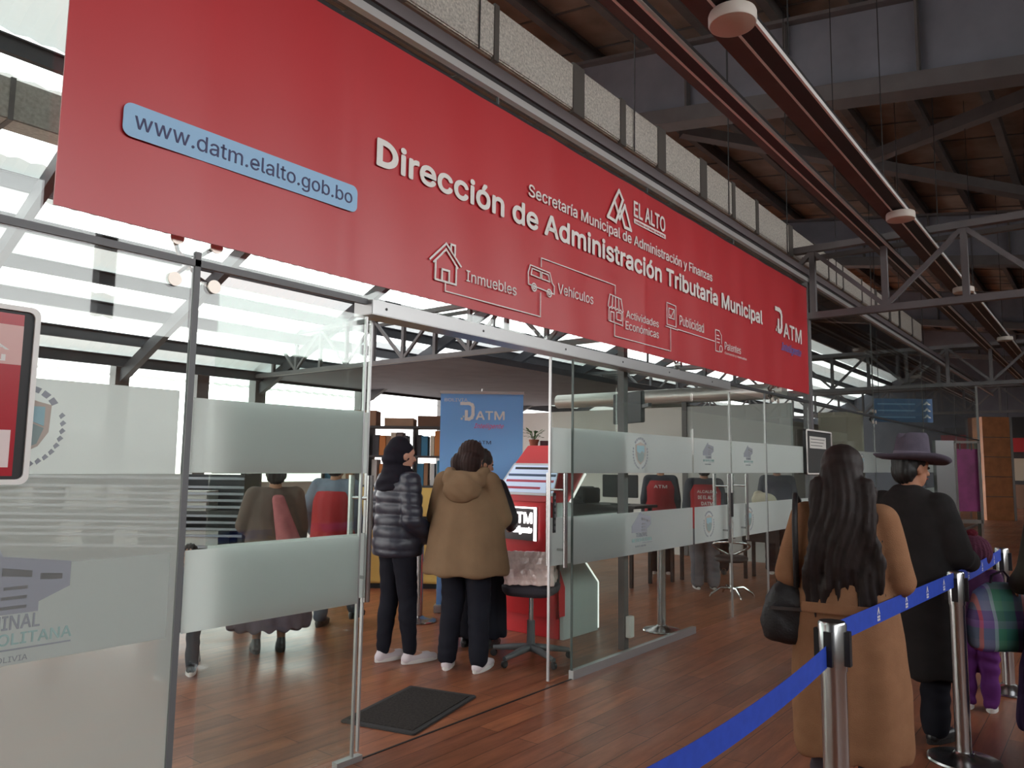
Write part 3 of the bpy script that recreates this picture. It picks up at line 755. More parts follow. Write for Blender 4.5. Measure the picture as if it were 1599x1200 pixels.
# D ATM mark
def datm(parent, ox, oz, s, y, m, name='office_emblem', **k):
    R = [[(.00, .95), (.40, .95), (.56, .88), (.62, .76), (.62, .34), (.55, .18), (.42, .10), (.26, .10), (.26, .50)]]
    o = k.get('origin', (0, 0, 0)); ax = k.get('ax', (1,0,0)); az = k.get('az', (0,0,1)); out = k.get('out', (0,-1,0))
    mb = strokes([[(ox+a*s, oz+b*s) for a, b in l] for l in R], .17*s, None, 0, .004)
    mb.box(ox-.04*s, ox+.06*s, 0, .004, oz+.06*s, oz+.16*s); mb.box(ox+.07*s, ox+.15*s, 0, .004, oz+.18*s, oz+.28*s)
    A, Z, N, O = Vector(ax), Vector(az), Vector(out), Vector(o)
    mb.v = [tuple(O + A*v[0] + Z*v[2] + N*(.004-v[1]+y)) for v in mb.v]
    mb.build(name, m, parent)
datm(bn, 8.66, 3.06, .30, .0, PRINTW, origin=(0, YB, 0))
L('ATM', 8.91, 9.56, 3.045, 3.215, bold=.03)
L('Inteligente', 8.82, 9.54, 2.85, 2.975, PRINTV, shear=.35)
MB().box(1.02, 9.9, -.05, -.035, 3.80, 3.84).build('hanging_bar', BLACK, bn)

# LED framed boards on the glass
def led_board(x0, x1, z0, z1, label):
    b = thing('framed_screen', label, 'screen', ((x0+x1)/2, -.05, z0)); w = (x1-x0)/2; h = z1-z0
    MB().prism(rrect(-w, w, 0, h, .03), -.012, .03).build('frame_back', BLACK, b)
    mb = MB(); P = rrect(-w, w, 0, h, .03); Q = rrect(-w+.018, w-.018, .018, h-.018, .022); n_ = len(P)
    vs = [(x, -.022, z) for x, z in P]+[(x, -.022, z) for x, z in Q]+[(x, -.010, z) for x, z in P]+[(x, -.010, z) for x, z in Q]
    fs = []
    for i in range(n_):
        j = (i+1) % n_
        fs += [(i, j, n_+j, n_+i), (2*n_+i, 3*n_+i, 3*n_+j, 2*n_+j), (i, 2*n_+i, 2*n_+j, j), (n_+i, n_+j, 3*n_+j, 3*n_+i)]
    mb.add(vs, fs); mb.build('light_frame', mat('frame_light', rgb(236, 234, 230), .4), b)
    return b, w, h
b, w_, h_ = led_board(-.06, 1.035, 1.405, 2.035, 'red poster in a white rounded light frame on the glass at the left edge')
MB().box(-w_+.03, w_-.05, -.0135, -.012, .03, h_-.03).build('poster', mat('poster_red', rgb(176, 40, 52), .25), b)
MB().box(-w_+.03, w_-.05, -.0145, -.0135, .42, .56).build('poster_band', mat('poster_pale', rgb(214, 170, 164), .3), b)
lettering('lettering', 'SECRETARÍA', -w_+.2, w_-.09, .47, .5, PRINTW, b, origin=(0, -.0145, 0), th=.001)
lettering('lettering', 'DIRECCIÓN', -w_+.2, w_-.10, .43, .46, PRINTW, b, origin=(0, -.0145, 0), th=.001)
MB().box(-w_+.03, w_-.065, -.0145, -.0135, .06, .19).build('poster_van', mat('poster_pale2', rgb(232, 214, 212), .3), b)
for x in (w_-.2, w_-.5): MB().lathe([(.0001, 0), (.05, 0), (.05, .004), (.0001, .004)], n=20).build('poster_wheel', BLACK, b, (x, -.0135, .07), (PI/2, 0, 0))
b, w_, h_ = led_board(9.66, 10.72, 1.42, 1.985, 'white-framed notice board on the glass left of the long-haired woman')
MB().box(-w_+.03, w_-.03, -.0135, -.012, .03, h_-.03).build('screen', mat('screen_glass', rgb(70, 72, 72), .15), b)
MB().box(-.40, .28, -.0145, -.0135, .33, .48).build('notice_sheet', mat('paper', rgb(214, 212, 206), .7), b)
for i, z in enumerate((.45, .41, .37)): MB().box(-.36, .22-.05*i, -.0155, -.0145, z-.008, z).build('notice_line', BLACK, b)
# ================================================================== people
def V(*a): return Vector(a)
class Person:
    """one continuous body (skin) with hair, clothes and shoes as its children; local front is +Y"""
    def __init__(s, label, loc, rz, H, skin=None, pose=None, head=(0., 0.), scale=1., hands=True, vox=.011, hip=None):
        s.root = thing('person', label, 'person', loc, rz); s.H = H
        s.skin = skin or mat('skin_tan', rgb(168, 118, 92), .55, 0, .4, .08, 6)
        J = dict(hip=(.055, 0, .52), knee=(.06, .012, .285), ank=(.062, -.012, .045), toe=(.066, .075, .018), sh=(.105, -.005, .81), el=(.135, -.02, .635), wr=(.135, .05, .50))
        s.J = {}
        for k, v in J.items():
            for sd, sg in (('L', -1), ('R', 1)): s.J[k+sd] = V(v[0]*sg, v[1], v[2])*H
        s.J['pel'] = V(0, 0, .54)*H; s.J['wai'] = V(0, 0, .63)*H; s.J['che'] = V(0, 0, .74)*H
        s.J['neck'] = V(0, -.005, .83)*H; s.J['head'] = V(0, .012, .925)*H
        for k, v in (pose or {}).items(): s.J[k] = V(*v)*H
        s.yaw, s.pit = head
        s.hr = Matrix.Rotation(s.yaw, 3, 'Z') @ Matrix.Rotation(s.pit, 3, 'X')
        s.body(hands, vox)
    def hp(s, x, y, z): return s.J['head'] + s.hr @ (V(x, y, z)*s.H)
    def body(s, hands, vox):
        J, H = s.J, s.H; P = []
        E = lambda c, r, m=None: P.append(('e', c, tuple(a*H for a in r), m) if m is not None else ('e', c, tuple(a*H for a in r)))
        Cc = lambda a, b, r0, r1: P.append(('c', a, b, r0*H, r1*H))
        E(J['pel'], (.092, .066, .07)); E(J['wai'], (.08, .056, .09)); E(J['che'], (.098, .064, .09))
        Cc(J['pel'], J['wai'], .06, .055); Cc(J['wai'], J['che'], .055, .06)
        Cc(J['shL'], J['shR'], .034, .034); Cc(J['che'], J['neck'], .05, .034)
        Cc(J['neck']-V(0,0,.02*H), J['head']-V(0,.008*H,.01*H), .033, .031)
        for d in 'LR':
            Cc(J['pel']+(J['hip'+d]-J['pel'])*.8, J['hip'+d], .05, .05)
            Cc(J['hip'+d], J['knee'+d], .05, .034)
            mid = J['knee'+d].lerp(J['ank'+d], .3) - V(0, .004*H, 0)
            Cc(J['knee'+d], mid, .031, .033); Cc(mid, J['ank'+d], .032, .02)
            Cc(J['ank'+d], J['toe'+d], .02, .015)
            Cc(J['sh'+d], J['el'+d], .029, .023); Cc(J['el'+d], J['wr'+d], .023, .015)
            if hands: s.hand(P, d)
        # head
        h = s.hp
        P.append(('e', h(0, 0, .012), (.046*H, .056*H, .058*H), s.hr)); P.append(('e', h(0, .012, -.03), (.036*H, .042*H, .042*H), s.hr))
        P.append(('e', h(0, .034, -.052), (.018*H, .016*H, .014*H), s.hr))
        P.append(('c', h(0, .05, .006), h(0, .064, -.016), .006*H, .0095*H))
        for g in (-1, 1): P.append(('e', h(g*.047, -.004, -.005), (.007*H, .014*H, .02*H), s.hr))
        P.append(('c', h(-.016, .05, .018), h(.016, .05, .018), .007*H, .007*H))
        s.b = blob('body', P, s.skin, s.root, vox, 2)
        eyes = MB()
        for g in (-1, 1):
            e = MB().ell(h(g*.019, .0495, .004), (.008*H, .006*H, .005*H), 10, 8).build('eye', mat('eye_dark', rgb(46, 36, 32), .2), s.root)
        MB().ell(h(0, .0515, -.034), (.016*H, .006*H, .005*H), 12, 8).build('mouth', mat('lips', rgb(150, 84, 78), .5), s.root)
    def hand(s, P, d):
        J, H = s.J, s.H; w = J['wr'+d]; a = (w-J['el'+d]).normalized()
        n = V(1 if d == 'R' else -1, 0, 0); n = (n - a*n.dot(a)).normalized()   # back of the hand faces out
        sd = a.cross(n).normalized()
        if sd.y < 0: sd = -sd                                                  # thumb side to the front
        k = H/1.65
        P.append(('e', w+a*.045*k, (.040*k, .016*k, .046*k), Matrix((sd, n, a)).transposed()))
        for i, ln in enumerate((.066, .074, .068, .054)):
            b0 = w + a*.078*k + sd*(.029-.019*i)*k
            b1 = b0 + (a*.8 - n*.35).normalized()*ln*.55*k; b2 = b1 + (a*.35 - n*.9).normalized()*ln*.45*k
            P.append(('c', b0, b1, .0095*k, .009*k)); P.append(('c', b1, b2, .009*k, .008*k))
        t0 = w + a*.03*k + sd*.03*k; t1 = t0 + (sd*.7+a*.6-n*.2).normalized()*.035*k; t2 = t1 + (a*.9-n*.4).normalized()*.028*k
        P.append(('c', t0, t1, .013*k, .011*k)); P.append(('c', t1, t2, .011*k, .009*k))
    def trousers(s, m, r=(.062, .046, .032), name='trousers', top=.58, fold=.003, cuff=.05):
        J, H = s.J, s.H; P = [('e', J['pel'], (.102*H, .078*H, .075*H))]
        for d in 'LR':
            P += [('c', J['hip'+d], J['knee'+d], r[0]*H, r[1]*H), ('c', J['knee'+d], J['knee'+d].lerp(J['ank'+d], .35)-V(0,.005*H,0), r[1]*H, max(r[1]*.9, .042)*H), ('c', J['knee'+d].lerp(J['ank'+d], .35)-V(0,.005*H,0), J['ank'+d]+V(0, .0, .012*H), max(r[1]*.9, .042)*H, max(r[2], .031)*H)]
        return blob(name, P, m, s.root, .012, 3, lambda c, n: fold*np.sin(c[:, 2]*60+4*vnoise(c, 9))*(c[:, 2] < .5*H))
    def shoes(s, m, sole, k=1., hi=False, spread=0.):
        J, H = s.J, s.H
        for d in 'LR':
            a = J['ank'+d]; t = J['toe'+d]; f = V(t.x-a.x, t.y-a.y, 0).normalized(); L_ = .150*H*k; g = f.cross(V(0,0,1)); base = a.z-.045*H
            hl = V(a.x, a.y, base)-f*.036*H
            P = [('c', hl+f*.03+V(0,0,.035), hl+f*L_*.75+V(0,0,.034), .036*k, .036*k), ('c', hl+f*L_*.6+V(0,0,.03), hl+f*(L_-.01)+V(0,0,.028), .036*k, .026*k),
                 ('c', hl+f*.045+V(0,0,.05), a+V(0,0,.03 if not hi else .13), .038*k, .034*k)]
            P = [q for q in P]
            o = blob('shoe', P, m, s.root, .008, 3)
            mb = MB(); poly = []
            for i in range(24):
                tt = 2*PI*i/24; u = math.cos(tt); v = math.sin(tt)
                q = hl + f*(L_/2+.005) + f*u*(L_/2+.016) + g*v*(.040-.006*u)*k*(1 if u > 0 else .95)
                poly.append((q.x, q.y))
            mb.prism(poly, base, base+.030, 'z'); so = mb.build('sole', sole, o, bevel=.004)
    def sleeves(s, r, ext=.0):
        J, H = s.J, s.H; P = []
        for d in 'LR':
            w = J['wr'+d] + (J['wr'+d]-J['el'+d]).normalized()*ext*H
            P += [('c', J['sh'+d]-V(0,0,.006*H), J['el'+d], r[0]*H, r[1]*H), ('c', J['el'+d], w, r[1]*H, r[2]*H)]
        return P
    def coat(s, m, rings, sl=(.042, .037, .03), extra=(), name='coat', disp=None, vox=.012, smooth=4):
        P = [('r', [tuple(x*s.H for x in r[:5])+tuple(r[5:]) for r in rings])] + s.sleeves(sl) + list(extra) + [('c', s.J['shL'], s.J['shR'], .041*s.H, .041*s.H)]
        return blob(name, P, m, s.root, vox, smooth, disp)
    def cap_hair(s, m, grow=1.12, back=.02, name='hair', extra=(), vox=.009, front=.0):
        h = s.hp; H = s.H
        P = [('e', h(0, -.012+front, .02), (.05*H*grow, .056*H*grow, .056*H*grow), s.hr), ('e', h(0, -.03, -.01), (.048*H*grow, .036*H*grow, .05*H*grow), s.hr)] + list(extra)
        return blob(name, P, m, s.root, vox, 3, lambda c, n: .0028*np.sin(c[:, 0]*240+3*vnoise(c, 12)))
def upper(H, hem, wh, ww, wc, d=.62, cy=0., n=1.):
    """coat rings in units of height: hem height, half widths at hem, waist, chest"""
    return [(0, cy, hem, wh, wh*d), (0, cy, hem+(.52-hem)*.5 if hem < .5 else hem+.01, (wh+ww)/2*1.02, (wh+ww)/2*d), (0, cy, .60, ww, ww*d), (0, cy, .70, wc, wc*.66), (0, cy, .775, wc*1.0, wc*.62), (0, cy-.004, .815, wc*.78, wc*.5), (0, cy-.006, .84, .052, .046)]
def folds(A, k, z0, z1, seed=0.):
    def f(c, n):
        th = np.arctan2(c[:, 1], c[:, 0]); w = np.clip((z1-c[:, 2])/(z1-z0), 0, 1)
        return A*w*np.sin(k*th+1.5*vnoise(c, 3, seed)+seed) + .25*A*vnoise(c, 14, seed)
    return f
SKIN = mat('skin_tan', rgb(168, 118, 92), .55, 0, .4, .08, 6)
HAIRD = mat('hair_dark', rgb(38, 28, 26), .6, 0, .3, .3, 18)
HAIRB = mat('hair_brown', rgb(46, 30, 27), .65, 0, .2, .3, 18)
BLK = mat('cloth_black', rgb(28, 29, 36), .85, 0, .2, .15, 10)
LEGG = mat('cloth_leggings', rgb(24, 25, 34), .8, 0, .2)
SOLEW = mat('sole_white', rgb(214, 210, 206), .5); SHOEW = mat('shoe_white', rgb(206, 196, 200), .6)
SHOEB = mat('shoe_black', rgb(30, 28, 30), .4); SOLEB = mat('sole_dark', rgb(38, 36, 36), .6)

# ---- woman in the long camel coat, foreground, back to the camera
CAMEL = mat('cloth_camel', rgb(148, 108, 80), .9, 0, .15, .08, 14, .25, 260)
P = Person('woman in long camel coat with long dark wavy hair, back turned, in the queue', (3.72, -2.08, 0), -1.42, 1.60,
           pose=dict(shL=(-.10, -.005, .80), shR=(.10, -.005, .80), elL=(-.15, -.01, .63), wrL=(-.125, .07, .515), elR=(.138, .0, .63), wrR=(.08, .11, .57), kneeR=(.06, .03, .285)))
P.trousers(mat('cloth_grey_trousers', rgb(70, 62, 68), .85, 0, .2, .15, 8), (.062, .05, .046))
P.shoes(SHOEB, SOLEB)
P.coat(CAMEL, [(0,0,.14,.148,.105), (0,0,.17,.158,.112), (0,0,.34,.157,.112), (0,0,.46,.146,.105), (0,0,.56,.134,.092), (0,0,.64,.122,.082), (0,0,.72,.124,.08), (0,0,.775,.125,.076), (0,-.004,.81,.10,.066), (0,-.006,.85,.06,.055)],
       (.047, .044, .037), [('c', V(-.05,-.03,1.335), V(.05,-.03,1.335), .055, .055)], disp=folds(.010, 7, .2, 1.1, .4))
MB().box(-.17, .17, -.172, -.160, .86, .905).build('belt_seam', CAMEL, P.root, bevel=.004)
# long wavy hair: crown, main fall and curling locks
h = P.hp; H = 1.6
parts = [('e', h(0, -.008, .022), (.094, .106, .100)), ('e', h(0, -.045, -.02), (.098, .075, .11)), ('r', [(0.01,-.075,.90,.03,.02), (0.005,-.10,.97,.062,.035), (0,-.115,1.06,.088,.048), (0,-.115,1.18,.095,.058), (0,-.10,1.30,.10,.066), (0,-.07,1.40,.098,.076), (0,-.03,1.50,.088,.088), (0,0,1.56,.06,.06)])]
rr = random.Random(5)
for i in range(15):
    a = -.5+i/14*1.05; x0 = .1*a*2; sd = 1 if x0 > 0 else -1
    pts = []; L_ = rr.uniform(.42, .64); ph = rr.uniform(0, 6)
    for k in range(9):
        t = k/8; pts.append(V(x0*(1+.5*t)+.018*math.sin(ph+t*9)*t, -.085-.05*math.sin(t*PI*.8)+.016*math.cos(ph+t*9)*t, 1.43-L_*t))
    for p, q, k in zip(pts[:-1], pts[1:], range(8)): parts.append(('c', p, q, .03-.0022*k, .03-.0022*(k+1)))
for i in range(4):
    pts = [V(.105+.03*math.sin(2+i+t*1.1)+.008*t, -.04-.03*i*.4+.02*math.cos(i+t*1.2), 1.40-.065*t) for t in range(9)]
    for k, (p, q) in enumerate(zip(pts[:-1], pts[1:])): parts.append(('c', p, q, .022-.0018*k, .022-.0018*(k+1)))
blob('hair', parts, HAIRD, P.root, .009, 2, lambda c, n: np.clip((1.60-c[:, 2])/.35, .15, 1)*(.0045*np.sin(c[:, 0]*170+5*np.sin(c[:, 2]*8)+3*vnoise(c, 7))+.002*np.sin(c[:, 0]*380+7*np.sin(c[:, 2]*11))))
WOMAN = P
# ---- man in grey fedora and dark coat
DARKC = mat('cloth_charcoal_coat', rgb(44, 42, 42), .92, 0, .12, .15, 12)
P = Person('man in grey felt fedora and dark overcoat standing ahead of the camel coat woman', (4.93, -2.13, 0), -1.95, 1.63, head=(-.35, -.08),
           pose=dict(shL=(-.105, 0, .80), shR=(.105, 0, .80), elR=(.15, .02, .63), wrR=(.10, .16, .60), elL=(-.14, .0, .63), ankL=(-.07, -.10, .045), toeL=(-.075, 0, .018), kneeL=(-.065, -.03, .285)))
P.trousers(BLK, (.06, .052, .046)); P.shoes(SHOEB, SOLEB)
P.coat(DARKC, [(0,0,.215,.15,.115), (0,0,.24,.154,.12), (0,0,.45,.148,.115), (0,0,.56,.14,.10), (0,0,.64,.136,.095), (0,0,.72,.138,.094), (0,0,.78,.135,.084), (0,-.004,.815,.108,.07), (0,-.006,.85,.062,.055)],
       (.05, .047, .04), [('c', V(-.05,-.03,1.36), V(.05,-.03,1.36), .055, .055)], disp=folds(.012, 6, .3, 1.1, 1.2))
P.cap_hair(mat('hair_black', rgb(24, 21, 21), .5), 1.06)
h = P.hp
FELT = mat('hat_felt', rgb(92, 86, 98), .95, 0, .1, .08, 30, .2, 300)
hat = MB(); n_ = 56; prof = [(.0001, .155), (.035, .15), (.072, .158), (.083, .14), (.092, .07), (.099, .012), (.112, .004), (.15, -.002), (.186, .004), (.202, .014), (.203, .008), (.186, -.006), (.15, -.012), (.10, -.008), (.0001, -.006)]
vs = []; fs = []
for r, z in prof:
    for j in range(n_):
        t = 2*PI*j/n_; c, s_ = math.cos(t), math.sin(t)
        zz = z; rx, ry = r*.94, r*1.06
        if .13 < z: zz = z - .030*math.exp(-(c*r/.028)**2)*(1 if r < .08 else .6) + .004*s_       # centre crease
        if r > .11: zz = z + .022*abs(c)**2*(r-.11)/.09 - .012*max(s_, 0)*(r-.11)/.09
        if .06 < z < .15 and s_ > .2: rx *= 1-.10*(s_-.2)*(1-abs(abs(c)-.6))
        vs.append(h(0, .0, 0)+P.hr@V(rx*c, ry*s_, zz+.030*P.H))
for i in range(len(prof)-1):
    for j in range(n_): fs.append((i*n_+j, i*n_+(j+1) % n_, (i+1)*n_+(j+1) % n_, (i+1)*n_+j))
hat.add(vs, fs, True); ho = hat.build('fedora', FELT, P.root, sharp=70)
bnd = MB(); vs = []
for z, r in ((.010, .1015), (.046, .0975), (.046, .092), (.010, .095)):
    for j in range(n_):
        t = 2*PI*j/n_; vs.append(h(0, 0, 0)+P.hr@V(r*.945*math.cos(t), r*1.065*math.sin(t), z+.030*P.H))
fs = [(i*n_+j, i*n_+(j+1) % n_, ((i+1) % 4)*n_+(j+1) % n_, ((i+1) % 4)*n_+j) for i in range(4) for j in range(n_)]
bnd.add(vs, fs, True).build('hat_band', mat('hat_ribbon', rgb(104, 96, 112), .7), ho)
# ---- child in purple
P = Person('small child in purple clothes and plum knit hat beyond the belt post', (5.72, -2.32, 0), -1.5, 1.02, head=(.2, 0), vox=.009)
PURP = mat('cloth_purple', rgb(96, 44, 108), .85, 0, .2, .15, 9)
P.trousers(PURP, (.075, .058, .048), fold=.005); P.shoes(SHOEW, SOLEW, .85)
P.coat(mat('cloth_dark_violet', rgb(70, 36, 70), .8, 0, .2, .2, 8), [(0,0,.44,.13,.10), (0,0,.5,.14,.11), (0,0,.62,.135,.105), (0,0,.74,.135,.10), (0,-.004,.81,.11,.075), (0,0,.85,.06,.055)], (.055, .05, .042), vox=.009, name='jacket', disp=folds(.006, 9, .4, .9))
h = P.hp; H = P.H
KN = mat('knit_plum', rgb(88, 50, 66), .95, 0, .1, .15, 40, .4, 120)
hh = blob('knit_hat', [('e', h(0, -.012, .035), (.078*H*1.4, .08*H*1.4, .085*H*1.25)), ('c', h(-.03, 0, .0), h(.03, 0, .0), .068*H, .068*H), ('e', h(0, -.05, -.02), (.07*H, .05*H, .06*H))], KN, P.root, .008, 3, lambda c, n: .003*np.sin(np.arctan2(c[:, 1]-h(0, 0, 0).y, c[:, 0]-h(0, 0, 0).x)*26))
blob('pompom', [('e', h(.0, -.01, .145), (.035, .035, .03))], mat('knit_maroon', rgb(92, 34, 44), .95, 0, .1), hh, .005, 2, lambda c, n: .004*vnoise(c, 160))
# ---- person cropped by the right edge, with long dark skirt
P = Person('person in dark top and long dark purple skirt cut off by the right edge', (4.90, -2.92, 0), -1.2, 1.58, pose=dict(wrL=(-.16, .07, .57), elL=(-.15, -.02, .63)))
P.shoes(SHOEB, SOLEB)
P.coat(mat('cloth_dark_olive', rgb(56, 54, 48), .9, 0, .15, .15, 9), upper(1.58, .50, .15, .14, .132, .7), (.05, .045, .036), name='jacket', disp=folds(.006, 8, .7, 1.2))
blob('skirt', [('r', [tuple(a*1.58 for a in q) for q in [(0,0,.10,.20,.18), (0,0,.13,.205,.185), (0,0,.3,.19,.165), (0,0,.45,.155,.125), (0,0,.57,.115,.09), (0,0,.6,.09,.07)]])], mat('cloth_deep_purple', rgb(52, 38, 72), .85, 0, .2, .2, 6), P.root, .013, 3, folds(.016, 12, .1, .95))
P.cap_hair(HAIRD, 1.12)
PEDGE = P
# ---- woman in black quilted jacket with black scarf over the head, in profile
PUFF = mat('quilted_black', rgb(40, 42, 54), .38, 0, .5, .12, 8)
P = Person('woman in black quilted jacket and black head scarf in profile left of the olive coat', (4.05, 1.26, 0), -1.80, 1.68, head=(-.12, -.06), skin=mat('skin_pale', rgb(196, 148, 126), .5, 0, .4),
           pose=dict(elL=(-.15, -.035, .64), wrL=(-.13, .05, .50), elR=(.14, -.01, .64), wrR=(.10, .12, .55), ankL=(-.05, -.03, .045), toeL=(-.055, .06, .018), ankR=(.05, .05, .045), toeR=(.055, .14, .018), kneeR=(.055, .03, .285), kneeL=(-.055, .0, .285)))
P.trousers(LEGG, (.06, .044, .029), fold=.002); P.shoes(SHOEW, SOLEW, 1.1)
def quilt(c, n): return .011*np.abs(np.sin(c[:, 2]*PI/.085+.3*vnoise(c, 5)))**.6-.008 + .003*vnoise(c, 20)
P.coat(PUFF, [(0,0,.475,.118,.105), (0,0,.50,.126,.115), (0,0,.56,.124,.112), (0,0,.66,.12,.10), (0,0,.74,.128,.10), (0,-.004,.80,.12,.085), (0,0,.84,.075,.07)], (.052, .048, .038), name='quilted_jacket', disp=quilt)
h = P.hp; H = P.H
blob('head_scarf', [('e', h(0, -.018, .02), (.056*H, .066*H, .066*H), P.hr), ('e', h(0, -.045, -.02), (.056*H, .05*H, .07*H), P.hr), ('r', [tuple(a*H for a in q) for q in [(0,-.02,.765,.10,.085), (0,-.015,.81,.098,.088), (0,-.01,.85,.075,.075), (0,-.01,.88,.058,.058)]])], mat('scarf_black', rgb(32, 30, 38), .9, 0, .15, .15, 8), P.root, .009, 3, lambda c, n: .005*np.sin(c[:, 2]*75+3*vnoise(c, 9)))
# ---- woman in olive hooded coat, back to the camera
OLIVE = mat('cloth_olive', rgb(124, 100, 76), .85, 0, .2, .07, 8, .1, 200)
P = Person('woman in olive brown hooded A-line coat bending over the red kiosk, back turned', (4.27, .75, 0), -1.15, 1.69, head=(-.5, -.3),
           pose=dict(head=(.0, .06, .91), neck=(0, .03, .83), elL=(-.155, .03, .65), wrL=(-.09, .14, .61), elR=(.155, .03, .65), wrR=(.10, .15, .61), ankL=(-.072, -.02, .045), toeL=(-.085, .06, .018), ankR=(.075, -.03, .045), toeR=(.09, .05, .018)))
P.trousers(LEGG, (.062, .052, .043), fold=.002); P.shoes(SHOEW, SOLEW, 1.08)
P.coat(OLIVE, [(0,0,.405,.192,.15), (0,0,.43,.194,.152), (0,0,.52,.18,.138), (0,.005,.62,.168,.125), (0,.012,.70,.152,.108), (0,.018,.765,.142,.095), (0,.02,.80,.115,.075), (0,.02,.835,.07,.06)],
       (.05, .047, .04), disp=folds(.009, 7, .6, 1.3, 2.1))
blob('hood', [('c', V(-.11,-.085,1.38), V(.11,-.085,1.38), .062, .062), ('c', V(-.135,-.01,1.425), V(-.11,-.09,1.38), .05, .06), ('c', V(.135,-.01,1.425), V(.11,-.09,1.38), .05, .06), ('e', V(0,-.135,1.31), (.15,.06,.10)), ('c', V(-.10,.06,1.44), V(-.135,-.01,1.42), .045, .05), ('c', V(.10,.06,1.44), V(.135,-.01,1.42), .045, .05)], OLIVE, P.root, .011, 2, lambda c, n: .009*vnoise(c, 17)+.004*vnoise(c, 40))
h = P.hp; H = P.H
P.cap_hair(HAIRB, 1.14, extra=[('c', h(-.03, -.03, -.03), h(-.03, -.02, -.10), .05*H, .035*H), ('c', h(.03, -.03, -.03), h(.03, -.02, -.09), .05*H, .035*H)])
# ---- companion hidden in front of her: dark head, red and dark vest, long black skirt
P = Person('dark-haired woman in red and black top and long black skirt behind the olive coat', (4.85, 1.12, 0), -1.3, 1.62, head=(-.7, -.2),
           pose=dict(elR=(.16, .03, .65), wrR=(.11, .15, .60)))
P.shoes(SHOEB, SOLEB)
P.coat(mat('cloth_black_vest', rgb(44, 40, 46), .8), upper(1.62, .52, .128, .12, .125), (.045, .04, .032), name='jacket', disp=folds(.005, 8, .8, 1.2))
MB().box(.05, .13, -.115, -.108, .95, 1.24).build('red_panel', mat('cloth_red', rgb(176, 40, 46), .8), P.root, bevel=.002)
blob('skirt', [('r', [tuple(a*1.62 for a in q) for q in [(0,0,.06,.15,.125), (0,0,.08,.152,.128), (0,0,.3,.14,.115), (0,0,.48,.128,.10), (0,0,.57,.11,.085)]])], LEGG, P.root, .013, 3, folds(.008, 10, .1, .9))
P.cap_hair(HAIRD, 1.12)

# ---- people behind the left glass
P = Person('person in brown coat and pink shawl with grey skirt behind the frosted left door', (3.62, 2.25, 0), -.5, 1.52, pose=dict(elL=(-.15, .01, .65), wrL=(-.08, .12, .60)))
P.shoes(SHOEB, SOLEB)
P.coat(mat('cloth_brown_grey', rgb(108, 92, 86), .9, 0, .15, .15, 8), upper(1.52, .42, .16, .14, .135, .7), (.05, .045, .036), disp=folds(.007, 8, .6, 1.2))
blob('shawl', [('c', V(.0,-.125,1.20), V(.10,-.15,.80), .035, .085), ('c', V(.03,-.125,1.20), V(.17,-.13,.80), .035, .06)], mat('cloth_pink', rgb(190, 116, 120), .9, 0, .15, .2, 9), P.root, .012, 3, folds(.006, 9, .4, 1.2))
blob('skirt', [('r', [tuple(a*1.52 for a in q) for q in [(0,0,.13,.21,.18), (0,0,.16,.215,.185), (0,0,.32,.19,.16), (0,0,.5,.14,.11), (0,0,.58,.11,.09)]])], mat('cloth_grey_purple', rgb(110, 100, 116), .9, 0, .15, .25, 9), P.root, .013, 3, folds(.016, 14, .1, .9))
P.cap_hair(HAIRD, 1.12)
P = Person('person in blue-grey sleeves and red waistcoat with tall boots behind the left door', (4.52, 2.62, 0), -1.1, 1.58, pose=dict(elL=(-.17, -.02, .66), wrL=(-.16, .06, .54), ankR=(.08, .14, .07), toeR=(.09, .22, .03), kneeR=(.07, .12, .30)))
P.trousers(mat('cloth_slate', rgb(66, 76, 92), .85), (.062, .05, .04)); P.shoes(SHOEB, SOLEB, 1., True)
P.coat(mat('cloth_blue_grey', rgb(122, 130, 146), .9, 0, .15, .12, 8), upper(1.58, .5, .13, .125, .13), (.05, .046, .038), name='sweater', disp=folds(.005, 8, .7, 1.2))
blob('waistcoat', [('r', [tuple(a*1.58 for a in q) for q in [(0,0,.44,.135,.115), (0,0,.5,.142,.115), (0,0,.6,.136,.105), (0,0,.72,.137,.10), (0,0,.78,.12,.085)]])], mat('cloth_red', rgb(176, 40, 46), .8), P.root, .012, 3, folds(.005, 8, .7, 1.2))
P.cap_hair(HAIRD, 1.12)
P = Person('seated child in dark trousers with one black sneaker stretched out behind the left glass', (2.98, 2.35, 0), 2.5, 1.08, hands=True,
           pose=dict(pel=(0, 0, .36), wai=(0, 0, .44), che=(0, 0, .55), neck=(0, 0, .64), head=(0, .02, .735), shL=(-.105, 0, .62), shR=(.105, 0, .62), elL=(-.13, .03, .47), wrL=(-.1, .12, .38), elR=(.13, .03, .47), wrR=(.1, .12, .38), hipL=(-.06, .02, .36), hipR=(.06, .02, .36), kneeL=(-.08, .22, .34), kneeR=(.08, .22, .34), ankL=(-.09, .30, .07), ankR=(.09, .26, .05), toeL=(-.1, .40, .04), toeR=(.1, .36, .02)))
P.trousers(mat('cloth_dark_grey', rgb(60, 62, 68), .85), (.062, .05, .042)); P.shoes(SHOEB, SOLEW, .9)
P.coat(mat('cloth_navy', rgb(52, 56, 76), .85), [(0,0,.32,.12,.10), (0,0,.40,.12,.10), (0,0,.54,.12,.09), (0,0,.61,.10,.07), (0,0,.65,.055,.05)], (.05, .045, .038), name='jacket')
P.cap_hair(HAIRD, 1.12)

